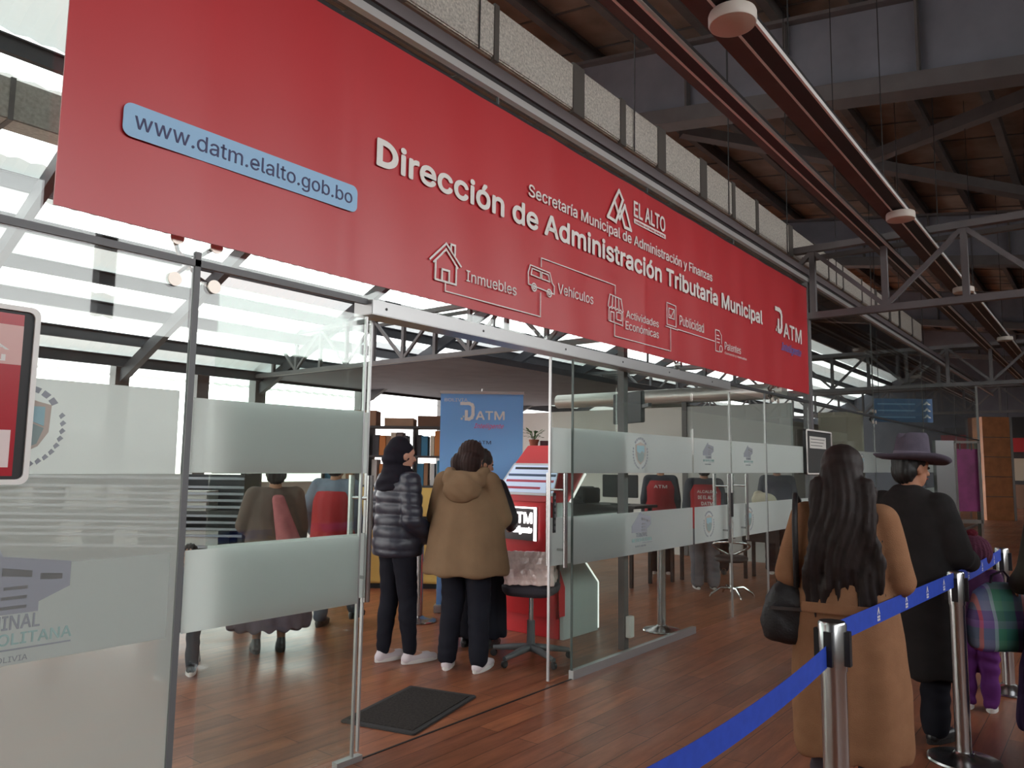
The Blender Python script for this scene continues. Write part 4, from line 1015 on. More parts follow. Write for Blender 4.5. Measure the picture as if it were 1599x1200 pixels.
# ---- staff behind the right panes
REDV = mat('cloth_red_vest', rgb(168, 38, 44), .75, 0, .3, .08, 6)
def staff(label, loc, rz, H, vest, legs, hair, text=None, **k):
    P = Person(label, loc, rz, H, vox=.012, **k)
    P.trousers(legs, (.066, .055, .05)); P.shoes(SHOEB if loc[0] < 9.5 else SHOEW, SOLEW)
    P.coat(mat('cloth_staff_shirt', rgb(54, 56, 66), .85), upper(H, .5, .125, .12, .13), (.046, .042, .034), name='shirt')
    v = blob('vest', [('r', [tuple(a*H for a in q) for q in [(0,0,.46,.138,.115), (0,0,.5,.142,.115), (0,0,.62,.136,.105), (0,0,.74,.14,.105), (0,0,.80,.11,.085)]])], vest, P.root, .012, 3, folds(.004, 8, .7, 1.2))
    if text:
        for i, (t, w) in enumerate(text):
            lettering('lettering', t, -w, w, .755*H-.075*i-.03, .755*H-.075*i+.012, PRINTW, v, origin=(0, -.112*H, 0), out=(0, -1, 0), th=.004, bold=.02)
    P.cap_hair(hair, 1.12); return P
staff('staff member in plain red vest standing behind the dark counter', (9.75, 2.0, 0), -1.1, 1.62, REDV, BLK, HAIRD, (('ATM', .09),))
staff('staff member in red vest with white printing on the back near the second glass doors', (8.95, .98, 0), -.95, 1.60, REDV, mat('cloth_grey_slacks', rgb(112, 112, 118), .85, 0, .2, .12, 8), HAIRD, (('ALCALDÍA', .12), ('DE EL ALTO', .11), ('DATM', .07)))
staff('man in dark waistcoat with orange edge beside the metal post', (10.9, .75, 0), -1.2, 1.64, mat('cloth_navy_vest', rgb(46, 44, 62), .8), BLK, HAIRD)
P = Person('seated clerk facing out behind the counter with dark hair', (10.7, 1.62, 0), 2.0, 1.6, hands=True, vox=.012,
           pose=dict(pel=(0, 0, .33), wai=(0, 0, .42), che=(0, 0, .53), neck=(0, 0, .62), head=(0, .015, .715), shL=(-.105, 0, .6), shR=(.105, 0, .6), elL=(-.14, .04, .44), wrL=(-.08, .15, .44), elR=(.14, .04, .44), wrR=(.08, .15, .44), hipL=(-.06, .02, .33), hipR=(.06, .02, .33), kneeL=(-.07, .24, .31), kneeR=(.07, .24, .31), ankL=(-.07, .24, .05), ankR=(.07, .24, .05), toeL=(-.07, .33, .02), toeR=(.07, .33, .02)))
P.trousers(BLK, (.066, .055, .05)); P.shoes(SHOEB, SOLEB)
P.coat(mat('cloth_grey_sweater', rgb(72, 74, 80), .85), [(0,0,.30,.12,.10), (0,0,.38,.125,.10), (0,0,.52,.13,.095), (0,0,.59,.11,.075), (0,0,.63,.055,.05)], (.046, .042, .036), name='sweater')
P.cap_hair(HAIRD, 1.1)
# ================================================================== queue posts and belts
BELT = mat('belt_blue', rgb(44, 74, 178), .6, 0, .3, .08, 30)
def stanchion(label, x, y, h=.95, group='chrome queue posts', r=.038):
    t = thing('queue_post', label, 'queue post', (x, y, 0), 0, group)
    MB().lathe([(.0001, .0), (.172, .0), (.175, .006), (.17, .016), (.12, .028), (.06, .04), (.045, .055), (.0001, .055)], n=40).build('base', STAIN, t)
    MB().lathe([(.0001, .04), (r, .04), (r, h-.17), (.0001, h-.17)], n=28).build('post', STAIN, t)
    hd = MB().lathe([(.0001, h-.17), (r+.004, h-.17), (r+.005, h-.008), (r, h), (.0001, h)], n=28).build('head', STAIN, t)
    for a in range(4):
        MB().box(-.014, .014, -.012, .008, h-.15, h-.03).build('belt_slot', BLACK, hd, ((r+.006)*math.sin(a*PI/2), -(r+.006)*math.cos(a*PI/2), 0), (0, 0, a*PI/2))
    return t
def belt(label, p0, p1, sag, z0, z1, marks=(), w=.075):
    """webbing from p0 to p1"""
    o = Vector((0, 0, 0)); n = 24; vs = []
    d = Vector((p1[0]-p0[0], p1[1]-p0[1], 0)); L_ = d.length; d.normalize(); g = Vector((d.y, -d.x, 0))
    def P(u, v, off): 
        z = z0+(z1-z0)*u-sag*4*u*(1-u)
        return Vector((p0[0]-o.x, p0[1]-o.y, z+v))+d*(u*L_)+g*off
    for off in (.0012, -.0012):
        for i in range(n+1):
            for v in (-w/2, w/2): vs.append(P(i/n, v, off))
    m = 2*(n+1); fs = []
    for i in range(n):
        a = 2*i; fs += [(a, a+2, a+3, a+1), (m+a+1, m+a+3, m+a+2, m+a), (a, m+a, m+a+2, a+2), (a+1, a+3, m+a+3, m+a+1)]
    b = tag(MB().add(vs, fs).build('queue_belt', BELT), label, 'belt')
    for u in marks:
        mb = MB()
        for poly in ([(-.017, -.002), (0, .030), (.017, -.002), (.009, -.002), (0, .014), (-.009, -.002)],):
            k = len(poly); q = [P(u+a/L_, c, .0022) for a, c in poly]
            mb.add(q, [tuple(range(k))])
        for x0_ in (-.016, .002):
            for z_ in (-.028, -.016):
                mb.add([P(u+a/L_, c, .0022) for a, c in ((x0_, z_), (x0_+.014, z_), (x0_+.014, z_+.009), (x0_, z_+.009))], [(0, 1, 2, 3)])
        mb.build('belt_emblem', PRINTW, b)
s1 = stanchion('nearest chrome queue post in front of the camel coat, blue belt on both sides', 2.92, -2.245, .95, r=.044)
s2 = stanchion('second chrome queue post, right of the man in the fedora', 4.66, -2.38, .965)
s3 = stanchion('third chrome queue post behind the child at the right edge', 6.30, -2.42, .965)
s0 = stanchion('chrome queue post just outside the lower right of the photo, carrying the near belt end', .60, -2.045, .95)
belt('blue belt with white emblems running from the nearest post out of the bottom edge', (2.865, -2.24), (.65, -2.05), .09, .835, .80, (.17, .5))
belt('blue belt with white emblems between the nearest and the second queue post', (2.975, -2.25), (4.61, -2.378), .0, .905, .925, (.27, .50, .70, .88))
belt('blue belt between the second and third queue post, beside the child', (4.71, -2.382), (6.25, -2.419), .01, .925, .925, (.2, .5, .8))
stanchion('chrome queue post inside the office behind the black quilted jacket', 5.22, 2.20, .95, 'chrome posts inside the office')
stanchion('chrome queue post inside behind the long fixed glass pane', 6.42, .26, .95, 'chrome posts inside the office')

# ================================================================== bags
LEATH = mat('leather_black', rgb(30, 28, 30), .55, 0, .5, .1, 20, .2, 90)
bg = thing('handbag', 'black leather shoulder bag at the left side of the camel coat woman', 'handbag', (3.66, -1.845, 0), -1.25)
blob('bag_body', [('r', [(0, 0, .69, .09, .045, 2.6), (0, 0, .71, .12, .062, 2.6), (0, 0, .79, .128, .07, 2.6), (0, 0, .88, .115, .06, 2.6), (.01, 0, .95, .085, .04, 2.4), (.015, 0, .99, .05, .02, 2.2)])], LEATH, bg, .009, 3, lambda c, n: .010*vnoise(c, 20)+.004*vnoise(c, 50))
MB().box(-.09, .10, -.074, -.066, .845, .86).build('zip', mat('zip_grey', rgb(96, 94, 92), .3, .6), bg)
MB().tube([(.03, -.04, .95), (.03, -.085, 1.06), (.03, -.115, 1.16), (.03, -.115, 1.25), (.032, -.085, 1.325), (.035, -.02, 1.372), (.05, .05, 1.345), (.055, .08, 1.22), (.04, .05, 1.05), (.03, .02, .96)], .013, 8).build('strap', LEATH, bg)
MB().tube([(.10, -.03, .79), (.13, -.05, .73), (.15, -.05, .70), (.11, -.06, .695), (.07, -.05, .71)], .008, 8).build('loose_strap', LEATH, bg)
def plaid():
    m = bpy.data.materials.new('plaid_weave'); m.use_nodes = True; nt = m.node_tree; b = nt.nodes['Principled BSDF']; b.inputs['Roughness'].default_value = .55
    tc = nt.nodes.new('ShaderNodeTexCoord'); sx = nt.nodes.new('ShaderNodeSeparateXYZ'); nt.links.new(tc.outputs['Object'], sx.inputs[0])
    def ramp(sock, sc, cols):
        mu = nt.nodes.new('ShaderNodeMath'); mu.operation = 'MULTIPLY'; mu.inputs[1].default_value = sc; nt.links.new(sock, mu.inputs[0])
        fr = nt.nodes.new('ShaderNodeMath'); fr.operation = 'FRACT'; nt.links.new(mu.outputs[0], fr.inputs[0])
        r = nt.nodes.new('ShaderNodeValToRGB'); r.color_ramp.interpolation = 'CONSTANT'
        while len(r.color_ramp.elements) < len(cols): r.color_ramp.elements.new(.5)
        for e, (p, c) in zip(r.color_ramp.elements, cols): e.position = p; e.color = c
        nt.links.new(fr.outputs[0], r.inputs[0]); return r.outputs[0]
    a = ramp(sx.outputs['X'], 4.2, [(0, rgb(60, 140, 120)), (.26, rgb(92, 62, 120)), (.45, rgb(206, 76, 84)), (.52, rgb(110, 84, 150)), (.74, rgb(170, 190, 200)), (.82, rgb(70, 150, 110))])
    c = ramp(sx.outputs['Z'], 5, [(0, rgb(80, 150, 140)), (.3, rgb(150, 120, 180)), (.5, rgb(70, 60, 110)), (.75, rgb(120, 160, 150))])
    mx = nt.nodes.new('ShaderNodeMix'); mx.data_type = 'RGBA'; mx.inputs['Factor'].default_value = .35; nt.links.new(a, mx.inputs['A']); nt.links.new(c, mx.inputs['B'])
    nt.links.new(mx.outputs['Result'], b.inputs['Base Color']); return m
pb = thing('shopping_bag', 'plaid woven shopping bag in green, purple and red hanging at the right edge', 'bag', (4.95, -2.52, 0), math.radians(-51.3))
blob('bag_body', [('r', [(0, 0, .53, .13, .07, 3), (0, 0, .56, .15, .085, 3), (.01, 0, .70, .165, .08, 3), (.015, 0, .84, .13, .05, 3), (.02, 0, .885, .06, .025, 3)])], plaid(), pb, .01, 3, lambda c, n: .008*vnoise(c, 12))
MB().tube([(-.03, 0, .86), (-.01, 0, .93), (.05, 0, .955), (.08, 0, .92), (.07, 0, .86)], .007, 8).build('handle', mat('cord_dark', rgb(60, 52, 70), .8), pb)

# ================================================================== door mat
fm = thing('door_mat', 'dark grey rubber door mat on the floor just inside the open doorway', 'mat', (3.38, .37, 0), .26)
MB().prism(rrect(-.39, .39, -.25, .25, .02), 0, .012, 'z').build('mat_edge', mat('rubber', rgb(44, 42, 42), .8), fm, bevel=.003)
MB().box(-.35, .35, -.215, .215, .012, .016).build('mat_pile', mat('mat_pile', rgb(58, 54, 52), .95, 0, .1, .3, 60, .6, 200), fm)
struct(MB().box(2.6, 4.56, -.006, .006, 0, .004).build('trim_81', BLACK))

# ================================================================== red self-service kiosk
KR = mat('kiosk_red', rgb(204, 36, 44), .35, 0, .5, .03, 2); KG = mat('kiosk_grey', rgb(188, 196, 195), .4)
k = thing('service_kiosk', 'red self-service kiosk with tilted touch screen and glowing sign', 'kiosk', (0, 0, 0))
ya, yb = .74, 1.36
MB().prism([(5.49, 0), (6.05, 0), (6.05, .17), (5.49, .17)], ya+.02, yb-.02, 'y').build('plinth', KR, k, bevel=.004)
MB().prism([(5.46, .17), (5.43, .45), (5.32, .66), (5.62, .72), (5.84, .62), (6.04, .43), (6.04, .17)], ya+.03, yb-.03, 'y').build('lower_body', KR, k, bevel=.004)
MB().prism([(5.36, .66), (5.36, 1.17), (5.60, 1.19), (5.60, .70)], ya+.04, yb-.02, 'y').build('column', KR, k, bevel=.004)
hd = MB(); fr = [(5.355, 1.46, 1.17), (5.355, .735, 1.17), (5.545, .735, 1.67), (5.545, 1.16, 1.67)]; bk = [(5.60, 1.40, 1.17), (5.60, .735, 1.17), (5.85, .735, 1.42), (5.85, .735, 1.67), (5.85, 1.16, 1.67), (5.85, 1.3, 1.42)]
vs = fr+[(5.60, 1.43, 1.17), (5.60, .735, 1.17), (5.85, .735, 1.44), (5.85, 1.30, 1.44), (5.85, .735, 1.67), (5.85, 1.16, 1.67)]
hd.add(vs, [(0,1,2,3), (0,4,5,1), (4,7,6,5), (7,9,8,6), (3,2,8,9), (1,5,6,8,2), (0,3,9,7,4)]).build('head', KR, k, bevel=.005)
MB().prism([(5.50, 0), (6.06, 0), (6.06, .43), (5.84, .63), (5.66, .80), (5.60, 1.17), (5.40, 1.17), (5.40, .66), (5.50, .46)], ya-.02, ya+.015, 'y').build('side_panel', KG, k)
MB().prism([(5.44, .20), (5.52, .20), (5.52, .44), (5.42, .64), (5.36, .62), (5.43, .45)], ya-.024, ya-.018, 'y').build('side_trim', KR, k)
for ln in ([(6.062, .02), (6.062, .43), (5.845, .63)], [(5.60, 1.17), (5.845, 1.42)]):
    mb = MB()
    for p, q in zip(ln[:-1], ln[1:]): mb.bar((p[0], ya-.018, p[1]), (q[0], ya-.018, q[1]), .014, .014)
    mb.build('light_edge', LED, k)
tz = Vector((.19, 0, .50)).normalized(); to = Vector((-tz.z, 0, tz.x)); kw = dict(origin=(5.355, 1.10, 1.17), ax=(0, -1, 0), az=tuple(tz), out=tuple(to))
def plate(name, x0, x1, z0, z1, m, lift, parent, x0t=None):
    O = Vector(kw['origin']); ax = Vector(kw['ax']); x0t = x0 if x0t is None else x0t
    q = [O+ax*a+tz*b+to*lift for a, b in ((x0, z0), (x1, z0), (x1, z1), (x0t, z1))]; r = [p-to*.004 for p in q]
    return MB().add(q+r, [(0,1,2,3), (7,6,5,4), (0,4,5,1), (1,5,6,2), (2,6,7,3), (3,7,4,0)]).build(name, m, parent)
sb = plate('screen_frame', -.31, .355, .06, .36, mat('frame_silver', rgb(190, 190, 192), .3, .4), .006, k, -.16)
sc_ = plate('screen', -.275, .345, .085, .34, emis('screen_glow', rgb(176, 190, 214), .75), .008, k, -.15)
for z0, x0, x1, m in ((.30, -.13, .34, BLACK), (.235, -.19, .34, mat('screen_navy', rgb(52, 78, 108), .3)), (.18, -.20, .33, mat('screen_red', rgb(190, 60, 84), .3)), (.115, -.23, .20, mat('screen_red', rgb(190, 60, 84), .3))):
    plate('screen_row', x0, x1, z0, z0+.022, m, .010, sc_)
sg = MB().box(5.345, 5.360, .90, 1.31, .835, 1.125).build('sign_panel', mat('sign_dark', rgb(70, 66, 68), .4), k)
kw2 = dict(origin=(5.345, 1.10, 0), ax=(0, -1, 0), az=(0, 0, 1), out=(-1, 0, 0))
LT = emis('sign_light', (1, .96, .96, 1), 4.5)
lettering('sign_letters', 'ATM', -.10, .15, .985, 1.075, LT, sg, th=.006, bold=.04, **kw2)
datm(sg, -.19, .965, .12, .002, LT, 'sign_emblem', **kw2)
lettering('sign_letters', 'Inteligente', -.11, .15, .885, .955, LT, sg, th=.006, bold=.03, shear=.35, **kw2)
MB().box(5.335, 5.345, .90, .925, .835, 1.125).build('sign_light_bar', LT, sg); MB().box(5.335, 5.345, .925, 1.31, 1.112, 1.125).build('sign_light_bar', LT, sg)

# ================================================================== roll-up banner
RZ = math.radians(-51.3)
rb = thing('rollup_banner', 'tall blue roll-up banner with white lettering behind the women', 'banner', (5.93, 2.06, 0), RZ)
def skyblue():
    return film('rollup_blue', rgb(148, 198, 242), .0, .35)
MB().box(-.43, .43, -.006, .006, .07, 2.23).build('printed_sheet', skyblue(), rb)
MB().box(-.45, .45, -.07, .07, 0, .075).build('base', ALU, rb, bevel=.006); MB().box(-.44, .44, -.012, .012, 2.22, 2.25).build('top_bar', ALU, rb)
MB().tube([(0, .03, .07), (0, .03, 2.28)], .009, 8).build('pole', ALU, rb)
datm(rb, -.21, 1.94, .19, .0, PRINTW, 'office_emblem', origin=(0, -.006, 0))
lettering('lettering', 'ATM', -.06, .235, 1.955, 2.04, PRINTW, rb, origin=(0, -.006, 0), bold=.035)
lettering('lettering', 'Inteligente', -.08, .23, 1.85, 1.915, PRINTP, rb, origin=(0, -.006, 0), shear=.35)
lettering('lettering', 'BOLIVIA', -.39, -.15, 2.14, 2.175, PRINTW, rb, origin=(0, -.006, 0))
lettering('lettering', 'DATM', -.08, .10, 1.70, 1.735, PRINTN, rb, origin=(0, -.006, 0))

# ================================================================== office chair with wrapped parcel
CG = mat('chair_grey', rgb(96, 98, 100), .5)
oc = thing('office_chair', 'grey swivel office chair without backrest in front of the red kiosk', 'chair', (4.79, .53, 0), .3)
MB().lathe([(.0001, .07), (.034, .07), (.03, .30), (.0001, .30)], n=20).build('column', CG, oc); MB().lathe([(.0001, .28), (.018, .28), (.018, .50), (.0001, .50)], n=16).build('gas_lift', STAIN, oc)
for i in range(5):
    a = 2*PI*i/5+.3; c, s_ = math.cos(a), math.sin(a)
    MB().tube([(.02*c, .02*s_, .10), (.17*c, .17*s_, .085), (.31*c, .31*s_, .065)], [.03, .025, .018], 10).build('base_leg', CG, oc)
    MB().lathe([(.0001, -.012), (.026, -.012), (.028, 0), (.026, .012), (.0001, .012)], n=16).build('caster', BLACK, oc, (.31*c, .31*s_, .028), (PI/2, 0, a))
blob('seat', [('r', [(0, 0, .50, .19, .18, 3.4), (0, 0, .53, .215, .205, 3.4), (0, 0, .57, .22, .21, 3.4), (0, 0, .59, .19, .18, 3.4)])], mat('seat_cloth', rgb(58, 54, 62), .85), oc, .01, 2)
MB().tube([(.12, -.05, .50), (.22, -.10, .50), (.245, -.11, .56), (.245, -.11, .86)], [.016, .018, .02, .02], 10).build('back_bracket', CG, oc)
MB().box(.225, .262, -.15, -.07, .50, .78).build('bracket_cover', CG, oc, bevel=.008)
pl = thing('wrapped_parcel', 'pinkish parcel in clear plastic lying on the grey office chair', 'parcel', (4.79, .53, .594), .55)
blob('plastic_wrap', [('p', [(-.22, 0), (.24, 0), (.25, .05), (.04, .19), (-.10, .24), (-.21, .12)], -.19, .19, 'y'), ('c', V(.1, -.1, .03), V(.22, -.12, .01), .03, .015)], mat('parcel_pink', rgb(238, 212, 206), .18, 0, .8, .12, 9, .6, 30, coat=.8), pl, .009, 2, lambda c, n: .007*vnoise(c, 26)+.004*vnoise(c, 60))

# ================================================================== back shelving
YEL = mat('cabinet_yellow', rgb(226, 190, 108), .5, 0, .4, .03, 2)
cb = thing('storage_cabinet', 'yellow lower storage cabinet with dark handle strip behind the women', 'cabinet', (6.42, 3.66, 0), RZ)
MB().box(-1.05, .62, 0, .45, .06, 1.2).build('body', YEL, cb, bevel=.004); MB().box(-1.05, .62, .02, .43, 0, .06).build('plinth', BLACK, cb)
for i, (a, b) in enumerate(((-1.04, -.5), (-.49, .05), (.06, .61))):
    dr = MB().box(a, b, -.018, 0, .08, .76).build('door', YEL, cb, bevel=.003); MB().box(a+.02, b-.02, -.03, -.018, .70, .74).build('handle', BLACK, dr)
    dr = MB().box(a, b, -.018, 0, .86, 1.19).build('drawer', YEL, cb, bevel=.003)
    MB().box(a, b, -.012, 0, .765, .855).build('dark_strip', BLACK, cb)
sh = thing('archive_shelf', 'dark open archive shelf full of binders on the yellow cabinet', 'shelf', (6.42, 3.66, 1.2), RZ)
for z in (0, .36, .72): MB().box(-1.05, .62, .0, .42, z, z+.025).build('shelf_board', mat('shelf_dark', rgb(70, 66, 66), .6), sh)
for x in (-1.05, -.5, .05, .60): MB().box(x, x+.02, 0, .42, 0, .74).build('upright', mat('shelf_dark', rgb(70, 66, 66), .6), sh)
rr = random.Random(11)
BC = [rgb(196, 120, 60), rgb(110, 96, 92), rgb(60, 120, 150), rgb(206, 190, 168), rgb(150, 110, 80), rgb(70, 70, 74), rgb(200, 196, 190)]
NM = ['orange', 'brown-grey', 'blue', 'cream', 'tan', 'black', 'white']
pos = ['upper', 'lower']
for row, zb_ in ((1, .385), (0, .025)):
    x = -1.02; i = 0
    while x < .55:
        w_ = rr.choice((.05, .065, .08)); 
        if any(abs(x+w_/2-u) < w_/2+.02 for u in (-.49, .06)): x += .03; continue
        c = rr.randrange(7); h_ = rr.uniform(.24, .31)
        o = MB().box(-w_/2, w_/2, 0, .28, 0, h_).build('binder', mat('binder_%s' % NM[c].replace('-', '_'), BC[c], .6), None, (6.42, 3.66, 0), None, bevel=.003)
        o.location = Vector((6.42, 3.66, 1.2+zb_))+Matrix.Rotation(RZ, 3, 'Z')@Vector((x+w_/2, .05, 0)); o.rotation_euler = (0, 0, RZ)
        tag(o, '%s binder standing on the %s board of the archive shelf' % (NM[c], pos[0] if row else pos[1]), 'binder', '%s binders on the %s archive board' % (NM[c], pos[0] if row else pos[1])); x += w_+rr.choice((.004, .004, .03)); i += 1
for i, (x, w_, h_, lb, col) in enumerate(((-.62, .42, .19, 'long brown cardboard box on top of the archive shelf at left', rgb(150, 118, 96)), (-.13, .36, .10, 'flat brown cardboard box in the middle of the archive shelf top', rgb(160, 128, 104)), (.30, .40, .13, 'dark brown cardboard box at the right end of the archive shelf top', rgb(112, 84, 68)))):
    o = MB().box(-w_/2, w_/2, 0, .34, 0, h_).build('cardboard_box', mat('card_%d' % i, col, .8, 0, .2, .1, 6), None, None, None, bevel=.004)
    o.location = Vector((6.42, 3.66, 1.945))+Matrix.Rotation(RZ, 3, 'Z')@Vector((x, .04, 0)); o.rotation_euler = (0, 0, RZ); tag(o, lb, 'box', None)
# dark slatted rack seen through the left panes
rk = thing('slatted_rack', 'long dark slatted metal rack behind the left glass panes', 'rack', (3.10, 4.25, 0), RZ)
for x in (-1.35, -.45, .45, 1.30): MB().box(x, x+.04, 0, .42, 0, 1.38).build('upright', BLACK, rk)
for i, z in enumerate((.42, .70, .80, .86, .92, .98, 1.06, 1.12, 1.18, 1.24, 1.32)):
    MB().box(-1.35, 1.34, -.01, .012, z, z+.022).build('slat', mat('slat_grey', rgb(136, 140, 148), .35, .4), rk)
MB().box(-1.35, 1.34, .40, .42, .35, 1.36).build('back_panel', mat('rack_panel', rgb(52, 54, 62), .6), rk); MB().box(-1.35, 1.34, 0, .42, .66, .69).build('shelf_board', BLACK, rk); MB().box(-1.35, 1.34, 0, .42, 1.0, 1.03).build('shelf_board', BLACK, rk)
for i, (x, z, w_, h_) in enumerate(((-1.1, 1.03, .3, .2), (-.7, 1.03, .12, .22), (-.2, 1.03, .28, .2), (.15, 1.03, .2, .22), (.8, 1.03, .35, .18), (-1.1, .69, .35, .2), (-.3, .69, .3, .22), (.25, .69, .22, .2), (.95, .69, .3, .16))):
    o = MB().box(-w_/2, w_/2, 0, .28, 0, h_).build('paper_stack', mat('paper', rgb(214, 212, 206), .7))
    o.location = Vector((3.10, 4.25, z))+Matrix.Rotation(RZ, 3, 'Z')@Vector((x, .06, 0)); o.rotation_euler = (0, 0, RZ)
    tag(o, 'white paper stack on the %s board of the slatted rack' % ('upper' if z > 1 else 'lower'), 'paper stack', 'paper stacks on the %s rack board' % ('upper' if z > 1 else 'lower'))
st = thing('stool', 'low dark stool under the seated child behind the left glass', 'stool', (2.98, 2.35, 0), 2.5)
MB().lathe([(.0001, .265), (.15, .265), (.155, .28), (.15, .295), (.0001, .295)], n=24).build('seat', BLACK, st)
for i in range(4):
    a = PI/4+i*PI/2; MB().tube([(.09*math.cos(a), .09*math.sin(a), .265), (.13*math.cos(a), .13*math.sin(a), 0)], .012, 8).build('leg', BLACK, st)
# cabinet with plant
fc = thing('filing_cabinet', 'narrow white cabinet with dark drawer top behind the kiosk, plant on it', 'cabinet', (7.70, 2.58, 0), RZ)
MB().box(-.2, .2, 0, .4, 0, 1.70).build('body', WHITE, fc, bevel=.004)
for z in (.05, .6, 1.15): 
    dr = MB().box(-.19, .19, -.015, 0, z, z+.5).build('drawer', mat('drawer_white', rgb(206, 202, 198), .5), fc, bevel=.003); MB().box(-.05, .05, -.03, -.015, z+.38, z+.40).build('handle', BLACK, dr)
bx = MB().box(-.02, .16, .06, .3, 0, .10).build('small_box', mat('box_maroon', rgb(84, 44, 48), .6), None, (7.70, 2.58, 1.70), (0, 0, RZ)); tag(bx, 'small maroon box beside the plant on the white cabinet', 'box')
pt = thing('potted_plant', 'small green plant in a terracotta pot on the white cabinet behind the kiosk', 'plant', Vector((7.70, 2.58, 1.70))+Matrix.Rotation(RZ, 3, 'Z')@Vector((-.10, .15, 0)))
MB().lathe([(.0001, 0), (.045, 0), (.06, .09), (.066, .09), (.066, .115), (.055, .115), (.05, .09), (.0001, .09)], n=24).build('pot', mat('terracotta', rgb(164, 92, 70), .8), pt)
mb = MB(); rr = random.Random(2)
for i in range(22):
    a = rr.uniform(0, 6.28); r_ = rr.uniform(.06, .15); z = rr.uniform(.14, .26)
    p0 = Vector((0, 0, .09)); p1 = Vector((r_*math.cos(a), r_*math.sin(a), z)); t_ = Vector((-math.sin(a), math.cos(a), 0))*.022
    m_ = p0.lerp(p1, .6)+Vector((0, 0, .03)); e = p1+(p1-m_)*.5
    mb.add([p0, m_-t_*.3, p1-t_, e, p1+t_, m_+t_*.3, p1+Vector((0, 0, -.004))], [(0, 1, 5), (1, 2, 6, 5), (5, 6, 4), (2, 3, 6), (6, 3, 4)])
mb.build('foliage', mat('leaf', rgb(70, 104, 62), .6, 0, .3, .25, 30), pt)
# column, monitor, junction box
struct(MB().box(5.54, 5.605, .14, .20, 0, 3.42).build('column_inner', STEEL_D))
jb = MB().box(5.555, 5.625, .095, .14, .10, .27).build('socket_box', WHITE, bevel=.004); tag(jb, 'pale socket box at the foot of the dark column behind the glass', 'socket')
tv = thing('monitor', 'black wall monitor hung high behind the dark column', 'monitor', (6.0, .36, 2.02), math.radians(62))
MB().box(-.24, .24, -.02, .02, -.14, .14).build('housing', BLACK, tv, bevel=.006); MB().box(-.225, .225, -.023, -.02, -.125, .125).build('screen', mat('screen_black', rgb(34, 34, 46), .15), tv)
MB().bar((-.24, 0, 0), (-.42, .05, 0), .03, .03).build('arm', BLACK, tv)
# partitions of the office
struct(MB().box(12.0, 12.1, 2.75, 8.5, 0, 2.52).build('wall_partition_white', WALLW)); struct(MB().box(12.0, 12.1, .9, 2.66, 0, 2.52).build('wall_partition_grey', WALLG))
struct(MB().box(11.98, 12.12, 2.66, 2.75, 0, 2.6).build('trim_82', STEEL_D)); struct(MB().box(13.4, 13.5, -.0+.2, .9, 0, 2.45).build('wall_partition_beige', mat('wall_beige', rgb(186, 176, 160), .8)))
struct(MB().box(12.1, 25.2, 3.4, 3.5, 0, 2.7).build('wall_partition_rear', mat('wall_taupe', rgb(132, 124, 114), .8)))
pp = tag(MB().tube([(12.05, 1.0, 2.72), (12.05, 5.4, 2.72)], .13, 20).build('air_pipe', mat('pipe_silver', rgb(196, 194, 190), .3, .5)), 'pale round air pipe along the top of the office partition', 'pipe')
# counters and things on them
def desk(label, x, y, wx, wy, h, rz=0.):
    t = thing('desk', label, 'desk', (x, y, 0), rz)
    MB().box(-wx/2, wx/2, -wy/2, wy/2, h-.035, h).build('top', mat('desk_dark', rgb(50, 46, 46), .5), t, bevel=.004)
    MB().box(-wx/2+.03, -wx/2+.06, -wy/2+.05, wy/2-.05, .50, h-.035).build('front_panel', mat('desk_panel', rgb(42, 40, 42), .6), t)
    for sx in (-1, 1):
        for sy in (-1, 1): MB().box(sx*(wx/2-.06)-.02, sx*(wx/2-.06)+.02, sy*(wy/2-.08)-.02, sy*(wy/2-.08)+.02, 0, h-.035).build('leg', BLACK, t)
    return t
desk('dark service desk with printer behind the glass right of the kiosk', 8.6, 2.35, .6, 1.5, 1.0)
desk('dark desk in front of the seated clerk', 9.30, 1.36, .40, .5, .92); desk('dark desk at right behind the second glass doors', 10.3, .72, .42, .6, .95)
pr = thing('printer', 'black office printer on the dark service desk', 'printer', (8.6, 2.62, 1.0), 0)
MB().box(-.2, .2, -.22, .22, 0, .2).build('body', BLACK, pr, bevel=.015); MB().prism([(-.26, .05), (-.2, .05), (-.2, .07), (-.27, .09)], -.15, .15, 'y').build('paper_tray', CG, pr); MB().box(-.15, .15, -.15, .15, .2, .215).build('scanner_lid', CG, pr, bevel=.005)
mo = thing('desk_monitor', 'black monitor seen from behind on the dark service desk', 'monitor', (8.55, 1.95, 1.0), .15)
MB().box(-.02, .02, -.24, .24, .09, .38).build('panel', BLACK, mo, bevel=.006); MB().box(-.02, .02, -.03, .03, 0, .12).build('stand', BLACK, mo); MB().box(-.09, .09, -.1, .1, 0, .012).build('foot', BLACK, mo)
sk = tag(blob('cloth_bundle', [('e', V(0, 0, .10), (.14, .17, .11)), ('e', V(.05, .1, .16), (.08, .08, .07))], mat('cream_cloth', rgb(206, 194, 170), .9), None, .012, 4, lambda c, n: .012*vnoise(c, 14)), 'cream cloth bundle on the desk behind the second glass doors', 'bundle'); sk.location = (10.3, .72, .95)
